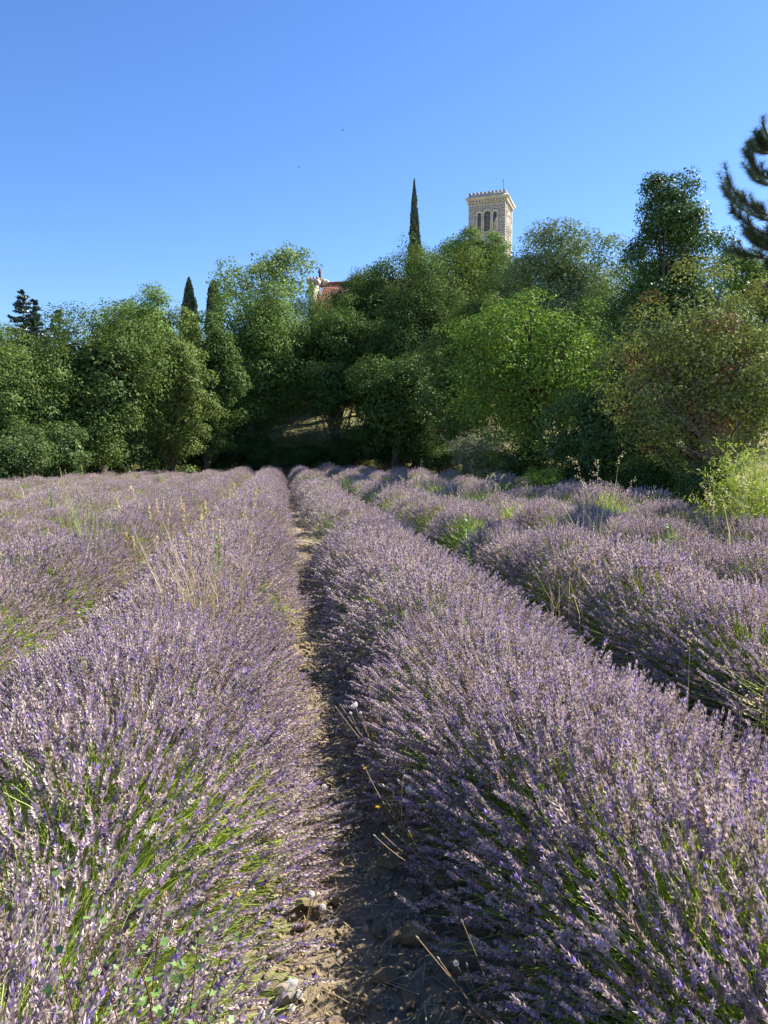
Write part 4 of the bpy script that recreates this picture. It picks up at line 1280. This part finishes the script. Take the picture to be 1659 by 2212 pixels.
def grass_tuft(name, label, px, d, h, n, col, seed, spread=0.12, lean=0.3, heads=0, headcol=(0.42, 0.33, 0.16), head_len=0.09, group=None, z0=None, lw=0.003, droop=0.0, hw=0.0055):
    """a clump of grass: leaf blades plus seed stalks with heads"""
    rng = np.random.default_rng(seed)
    if h > 0.5: h = h + 0.13
    p = W(px[0], px[1], d); base = np.array([p[0], p[1], float(terrain(p[0], p[1]))])
    root = empty(name, base, label, "grass", group)
    g = Geo()
    P = np.stack([rng.normal(size=n) * spread, rng.normal(size=n) * spread, 0 * rng.random(n)], -1)
    blades(P, h * 0.85, lean, lw, np.array(col), rng, g)
    tag(obj("blade_tuft", g.mesh("blade_tuft"), M_GRASS, root), kind="stuff")
    for i in range(heads):
        a = rng.random() * 6.28; s = spread * 1.2
        b = np.array([rng.normal() * s, rng.normal() * s, 0.0])
        hh = h * (0.78 + 0.3 * rng.random()); ln = 0.16 + 0.12 * rng.random()
        e = b + np.array([math.cos(a) * ln * hh * 0.6, math.sin(a) * ln * hh * 0.6, hh])
        pp = bez(b, (b + e) / 2 + np.array([0, 0, 0.12 * hh]), e, 7)
        gs = Geo(); gs.add(*tube(pp, np.linspace(0.0016, 0.001, 7) * (lw / 0.003), 4), np.array(headcol) * (0.75 + 0.4 * rng.random()))
        st = obj("stalk", gs.mesh("stalk"), M_GRASS, root)
        dv = unit(pp[-1] - pp[-2])
        gh = Geo(); m = 26
        t = np.linspace(0, 1, m)
        dr = np.array([0, 0, -droop])
        q = e + dv * (t * head_len)[:, None] + dr * (t ** 2 * head_len)[:, None] + np.array([math.cos(a), math.sin(a), 0]) * (t ** 2 * head_len * droop)[:, None]
        al = unit(dv + rng.normal(size=(m, 3)) * (0.35 + droop) + dr * 1.2)
        Nn = unit(rng.normal(size=(m, 3))); Nn = unit(Nn - (Nn * al).sum(1, keepdims=True) * al)
        V, F = leaf_quads(q + rng.normal(size=(m, 3)) * (0.003 + 0.03 * droop), Nn, np.full(m, 0.008 + 0.006 * (hw / 0.0055)), 0.45, rng, along=al)
        gh.add(V, F, np.repeat(np.array(headcol) * (0.8 + 0.5 * rng.random((m, 1))), 4, 0))
        tag(obj("seed_head", gh.mesh("seed_head"), M_GRASS, st), kind="stuff")
    return root

def build_tufts():
    gold = (0.54, 0.43, 0.25); straw = (0.42, 0.37, 0.18)
    grass_tuft("dry_grass_clump", "tall golden dry grass clump growing in the row left of the path", (430, 1330), 5.1, 1.20, 90, gold, 401, 0.14, 0.30, 32, gold, 0.09, lw=0.0028, hw=0.010)
    grass_tuft("green_grass_clump", "tall yellow-green grass clump between the second and third left rows", (182, 1190), 9.0, 1.25, 70, (0.24, 0.30, 0.08), 402, 0.07, 0.22, 10, (0.38, 0.36, 0.15), 0.12, lw=0.005)
    grass_tuft("green_grass_clump", "dark green blade-leaved clump among the right-hand mounds", (975, 1110), 15.0, 0.95, 160, (0.10, 0.19, 0.05), 403, 0.22, 0.45, 4, straw, 0.1, lw=0.007)
    grass_tuft("green_grass_clump", "green grass clump on the far mounds right of the path", (745, 1048), 27.0, 0.85, 220, (0.13, 0.22, 0.07), 404, 0.35, 0.3, 5, straw, 0.1, lw=0.012)
    grass_tuft("wild_oat", "dry wild oat with two arching plumes at the right, against the dark wood", (1300, 1150), 9.0, 1.32, 14, straw, 405, 0.12, 0.35, 9, (0.62, 0.55, 0.38), 0.26, droop=0.35, lw=0.004, hw=0.010)
    grass_tuft("wild_oat", "dense pale wild oat tuft below the bamboo shrub", (1580, 1160), 9.2, 1.12, 20, straw, 406, 0.15, 0.35, 18, (0.62, 0.56, 0.38), 0.24, droop=0.35, lw=0.004, hw=0.010)
    grass_tuft("wild_oat", "pale wild oat tuft on the mound right of the blade-leaved clump", (1075, 1080), 15.5, 1.05, 16, straw, 407, 0.15, 0.35, 9, (0.60, 0.54, 0.36), 0.2, droop=0.35, lw=0.006, hw=0.012)
    grass_tuft("wild_oat", "pale wild oat tuft left of the blade-leaved clump", (900, 1085), 16.5, 1.0, 16, straw, 408, 0.2, 0.35, 9, (0.60, 0.54, 0.36), 0.2, droop=0.35, lw=0.006, hw=0.012)
    spots = [((280, 1100), 15, "dry straw tuft in the fifth left row"), ((330, 1120), 13, "pale dry tuft near the second left row, left of the golden clump"), ((225, 1120), 13, "small yellow-green tuft right of the tall yellow-green clump"),
             ((80, 1065), 24, "pale yellow weeds at the left end of the field"), ((120, 1058), 27, "pale yellow weeds near the field's left end, before the dark shrubs"), ((30, 1075), 22, "pale weeds at the left border of the picture"),
             ((350, 1045), 36, "straw tuft at the end of the sixth left row"), ((275, 1040), 37, "green tuft standing at the left rows' end"), ((555, 1055), 32, "straw grass tuft between the first and second left rows, far off"),
             ((520, 1075), 22, "yellow grass tuft beside the nearest left row, middle distance"), ((240, 1040), 35, "dry stalks at the wood's foot above the left rows"), ((480, 1030), 42, "dry tuft at the end of the third left row")]
    for i, (px, d, lab) in enumerate(spots):
        grass_tuft("grass_tuft", lab, px, d, 0.85, 60, (0.34, 0.33, 0.13) if i % 3 else (0.22, 0.28, 0.08), 420 + i, 0.12 + d * 0.004, 0.35, 5, straw, 0.09, "grass tufts in the lavender", lw=0.003 + d * 0.0002, hw=0.006 + d * 0.0003)
    grass_tuft("grass_tuft", "arching dry grass blades over the lavender at lower right", (1545, 1790), 2.75, 0.78, 9, (0.48, 0.40, 0.22), 450, 0.10, 0.6, 6, (0.52, 0.42, 0.25), 0.10, droop=0.5, lw=0.0022)
    grass_tuft("grass_tuft", "bundle of dead brown grass on the path at the bottom", (715, 2190), 2.15, 0.2, 120, (0.26, 0.19, 0.10), 451, 0.06, 0.6, 0, lw=0.0014)
    grass_tuft("grass_tuft", "pale straw tuft in the second right row, below the oats", (1250, 1280), 6.3, 0.75, 60, (0.40, 0.35, 0.16), 452, 0.15, 0.4, 8, (0.46, 0.38, 0.2), 0.09)

def build_sprouts():
    """upright leafy weeds"""
    spec = [((462, 1180), 6.6, 1.0, "blue-green leafy sprout beside the golden grass clump"), ((1008, 1170), 9.5, 0.95, "upright leafy sprout on the mound right of the path"),
            ((1450, 1190), 8.3, 0.95, "leafy sprout among the wild oats at the right"), ((110, 1100), 15, 1.0, "small pale leafy sprout far left in the lavender")]
    for i, (px, d, h, lab) in enumerate(spec):
        rng = np.random.default_rng(470 + i)
        p = W(px[0], px[1], d); base = np.array([p[0], p[1], 0.0])
        root = empty("weed_sprout", base, lab, "weed", "leafy sprouts in the lavender")
        g = Geo(); pp = bez((0, 0, 0), (0.02, 0, h * .5), (0.03 * rng.normal(), 0.02, h), 6)
        g.add(*tube(pp, np.linspace(0.006, 0.003, 6), 5), np.array([0.16, 0.24, 0.08])); obj("stem", g.mesh("stem"), M_STEM, root)
        n = 70
        t = 0.35 + 0.65 * rng.random(n) ** 0.8
        P = np.stack([np.interp(t, np.linspace(0, 1, 6), pp[:, k]) for k in range(3)], -1)
        a = rng.random(n) * 6.28; A = unit(np.stack([np.cos(a), np.sin(a), 0.5 + 0.5 * t], -1))
        Nn = unit(np.cross(A, np.cross([0, 0, 1.0], A)))
        s = 0.09 * (1.2 - 0.6 * t)
        V, F = leaf_quads(P + A * s[:, None] * .5, unit(Nn + rng.normal(size=(n, 3)) * 0.2), s, 0.34, rng, along=A)
        me = mesh_np("foliage", V, [F], np.repeat(np.array([0.14, 0.24, 0.10]) * (0.7 + 0.6 * rng.random((n, 1))), 4, 0)); me.materials.append(M_GRASS)
        tag(obj("foliage", me, None, root), kind="stuff")

def clock_mesh(r, seed, closed=False):
    rng = np.random.default_rng(seed)
    g = Geo(); n = 420 if not closed else 60
    d = unit(rng.normal(size=(n, 3)))
    if not closed: d = d[(d @ unit(rng.normal(size=3))) > -0.35]; n = len(d)
    if closed: d = unit(d * 0.35 + np.array([0, 0, 1.0]))
    w = unit(np.cross(d, rng.normal(size=(n, 3)))) * r * 0.04
    V = np.stack([d * r * .12, d * r * .8 - w * .4, d * r * .8 + w * .4], 1).reshape(-1, 3)
    g.add(V, np.arange(3 * n).reshape(n, 3), np.array([0.78, 0.76, 0.72]))
    # the parachutes: little star of hairs at each end
    for k in range(3):
        t = unit(np.cross(d, rng.normal(size=(n, 3))))
        b = np.cross(d, t)
        e = d * r * (0.85 + 0.1 * rng.random((n, 1)))
        V = np.stack([e + t * r * .15, e - t * r * .15, e + d * r * .06 + b * r * .045], 1).reshape(-1, 3)
        g.add(V, np.arange(3 * n).reshape(n, 3), np.array([0.85, 0.84, 0.82]))
    me = g.mesh("seed_clock"); me.materials.append(M_FLUFF)
    return me

def build_seedheads():
    CL = [clock_mesh(1.0, 480 + i) for i in range(2)]; CC = clock_mesh(1.0, 490, True)
    def flower_mesh():
        g = Geo()
        for k in range(14):
            a = k / 14 * 6.283
            d = np.array([math.cos(a), math.sin(a), 0.35 + 0.2 * (k % 2)]); t = np.array([-math.sin(a), math.cos(a), 0]) * 0.2
            g.add([[0, 0, 0], d * .7 + t, d, d * .7 - t], np.array([[0, 1, 2, 3]]), np.array([0.75, 0.52, 0.03]))
        me = g.mesh("petal_ring"); me.materials.append(M_FLUFF); return me
    FL = flower_mesh()
    gbud = Geo(); a = np.linspace(0, 6.283, 6, endpoint=False); V = []
    for (z, r) in ((0, .25), (0.4, .55), (1.0, .5), (1.6, .32), (2.0, .05)): V += [[r * math.cos(t), r * math.sin(t), z] for t in a]
    F = np.array([[i * 6 + j, i * 6 + (j + 1) % 6, i * 6 + 6 + (j + 1) % 6, i * 6 + 6 + j] for i in range(4) for j in range(6)])
    BUD = gbud.add(V, F, np.array([0.33, 0.31, 0.20])).mesh("bud", True); BUD.materials.append(M_STEM)
    # foot pixel, depth, clock tips [(x,y,size m)], bud tips, flower tips
    spec = [
        ("round white seed clock over the path's right edge", (815, 1640), 3.75, [(765, 1522, 0.024), (757, 1541, 0.011), (779, 1540, 0.010)], [(727, 1530), (737, 1525), (800, 1475), (812, 1540), (822, 1535)], []),
        ("white seed clock with dry buds on the path's right side", (870, 1790), 3.0, [(884, 1708, 0.021)], [(872, 1670), (898, 1668), (850, 1705), (838, 1735), (905, 1690)], [(790, 1660), (816, 1745)]),
        ("budding weed leaning over the middle of the path", (960, 1900), 2.7, [], [(812, 1808), (830, 1805), (845, 1790), (873, 1815), (885, 1800)], [(886, 1806)]),
        ("group of white seed clocks at the bottom, left of the path", (560, 2230), 2.0, [(632, 2120, 0.017), (648, 2150, 0.012), (630, 2178, 0.012), (522, 2178, 0.016), (560, 2192, 0.02), (586, 2190, 0.018)], [(655, 2140)], []),
        ("two white seed clocks above the clods of the path", (640, 2080), 2.45, [(672, 1932, 0.013), (697, 1960, 0.014), (730, 2060, 0.008)], [(680, 1900), (705, 1865)], []),
        ("small seed clock lying over the path stones", (690, 1800), 3.2, [(700, 1700, 0.014), (672, 1690, 0.013)], [(655, 1680)], []),
        ("white seed clock low in the lavender left of the path", (330, 1900), 2.5, [(316, 1797, 0.011), (222, 1940, 0.010), (240, 1960, 0.010)], [(300, 1850), (355, 1860)], [(512, 1932)]),
        ("small white seed clock in the second right row", (1478, 1400), 5.2, [(1475, 1313, 0.020), (1535, 1330, 0.012)], [(1490, 1330)], []),
        ("branched weed with white tufts at the right border", (1690, 1580), 4.4, [(1605, 1473, 0.016), (1612, 1462, 0.012), (1630, 1476, 0.011)], [(1625, 1440), (1650, 1425), (1655, 1490), (1640, 1500)], []),
        ("white tufts in the lavender at the lower right", (1600, 1990), 2.45, [(1555, 1850, 0.010), (1575, 1862, 0.011), (1628, 1842, 0.013)], [(1560, 1900), (1640, 1880)], []),
        ("white tuft low on the right row's flank", (1150, 1900), 2.75, [(1085, 1790, 0.012), (1150, 1815, 0.010)], [(1100, 1830)], []),
        ("tall budding weed at the bottom right of the path", (1100, 2260), 2.0, [(985, 2080, 0.010)], [(950, 2075), (1000, 1995), (905, 2030), (1010, 2090)], []),
        ("row of small white tufts on the left row beside the golden grass", (520, 1560), 4.1, [(500, 1470, 0.014), (525, 1500, 0.013), (560, 1510, 0.012), (545, 1455, 0.010), (528, 1545, 0.012)], [(510, 1450), (555, 1480)], []),
    ]
    for i, (lab, foot, d, clocks, buds, flowers) in enumerate(spec):
        rng = np.random.default_rng(500 + i)
        p = W(foot[0], foot[1], d)
        base = np.array([p[0], p[1], 0.03])
        root = empty("seedhead_weed", base, lab, "weed", "weeds with white seed clocks")
        g = Geo()
        fork = (p - base) * np.array([1, 1, 1.0])
        g.add(*tube(bez((0, 0, 0), fork * 0.5 + rng.normal(size=3) * 0.02, fork, 5), np.linspace(0.0022, 0.0018, 5), 5), np.array([0.26, 0.26, 0.12]))
        def arm(px, dd):
            e = W(px[0], px[1], d + dd) - base
            m = (fork + e) / 2 + np.array([0, 0, -0.02]) + rng.normal(size=3) * 0.012
            pp = bez(fork, m, e, 7)
            g.add(*tube(pp, np.linspace(0.0017, 0.0012, 7), 4), np.array([0.36, 0.27, 0.16]) * (0.8 + 0.4 * rng.random()))
            return e, unit(pp[-1] - pp[-2])
        for (x, y, r) in clocks:
            e, dv = arm((x, y), rng.normal() * 0.05)
            r *= 0.8
            o = obj("seed_clock", CL[rng.integers(2)], None, root, e); o.scale = (r * (0.85 + .3 * rng.random()), r, r * (0.8 + .25 * rng.random())); o.rotation_euler = rng.random(3) * 6
        for q in buds:
            e, dv = arm(q, rng.normal() * 0.06)
            o = obj("bud", BUD, None, root, e); o.scale = (0.006, 0.006, 0.007)
            o.rotation_euler = Vector(dv).to_track_quat('Z', 'Y').to_euler()
        for q in flowers:
            e, dv = arm(q, rng.normal() * 0.04)
            o = obj("yellow_flower", FL, None, root, e); o.scale = (0.011,) * 3; o.rotation_euler = (0.4 * rng.normal(), 0.4 * rng.normal(), 0)
        obj("stem", g.mesh("stem"), M_STEM, root)

def build_bindweed():
    rng = np.random.default_rng(560)
    p = W(300, 2150, 1.6)
    base = np.array([p[0], p[1], 0.02])
    root = empty("leafy_weed", base, "leafy green weed with reddish stems in the lavender at lower left", "weed")
    g = Geo()
    tips = [(170, 1890, 1.85), (240, 1960, 1.8), (350, 1960, 1.8), (430, 2010, 1.75), (200, 2030, 1.6), (300, 2060, 1.6), (395, 2110, 1.6), (130, 2080, 1.55), (255, 1880, 1.95), (480, 2060, 1.8)]
    lf = 0
    # a lobed leaf
    a = np.linspace(0, 6.283, 11)[:-1]
    rr = np.array([1.0, 0.55, 0.85, 0.5, 0.6, 0.25, 0.6, 0.5, 0.85, 0.55])
    V = np.stack([rr * np.cos(a) + 0.3, rr * np.sin(a), 0.12 * np.abs(np.sin(a)) * rr], -1)
    V = np.concatenate([V, [[0.2, 0, 0]]])
    F = np.array([[i, (i + 1) % 10, 10] for i in range(10)])
    leafs = []
    for tone in ((0.16, 0.27, 0.06), (0.20, 0.31, 0.08), (0.13, 0.23, 0.06)):
        me = mesh_np("leaf", V, [F], np.array(tone)); me.materials.append(M_GRASS); leafs.append(me)
    for (x, y, d) in tips:
        e = W(x, y, d - 0.22) - base
        pp = bez((rng.normal() * .03, rng.normal() * .03, 0), e * 0.5 + rng.normal(size=3) * 0.05, e, 8)
        g.add(*tube(pp, np.linspace(0.0019, 0.001, 8), 5), np.array([0.15, 0.06, 0.04]))
        for j in range(2, 8):
            for q in range(5):
                s = 0.006 + 0.009 * rng.random()
                o = obj("leaf", leafs[rng.integers(3)], None, root, pp[j] + rng.normal(size=3) * 0.03)
                o.scale = (s, s, s); o.rotation_euler = (rng.normal() * 0.5, rng.normal() * 0.5, rng.random() * 6.28)
    obj("stem", g.mesh("stem"), M_BARK, root)

build_ground()
build_path()
build_lavender()
build_trees()
build_shrubs()
build_cypress("left of the two short cypresses on the skyline, pointed", 408, 598, 690, 40, 92, 601)
build_cypress("right of the two short cypresses on the skyline, blunt topped", 461, 605, 695, 36, 92, 602, blunt=0.8)
build_cypress("tall slender cypress left of the bell tower", 895, 386, 560, 27, 88, 603, blunt=0.0)
build_cypress("short companion cypress at the tall one's right flank", 903, 488, 560, 18, 87, 604)
build_cedar("taller conifer tip at the far left skyline", 49, 630, 64, 611)
build_cedar("lower conifer tip right of the taller one at far left", 73, 650, 66, 612)
build_cedar("dark conifer tip between the two left oaks", 128, 668, 62, 613)
build_tower()
build_chapel()
build_pine()
build_bamboo()
build_twigs()
build_birds()
build_grass()
build_tufts()
build_sprouts()
build_seedheads()
build_bindweed()

# denoised, light path settings for dense foliage
SC.cycles.use_denoising = True
SC.cycles.max_bounces = 5
SC.cycles.diffuse_bounces = 2
SC.cycles.transmission_bounces = 3
SC.cycles.glossy_bounces = 2
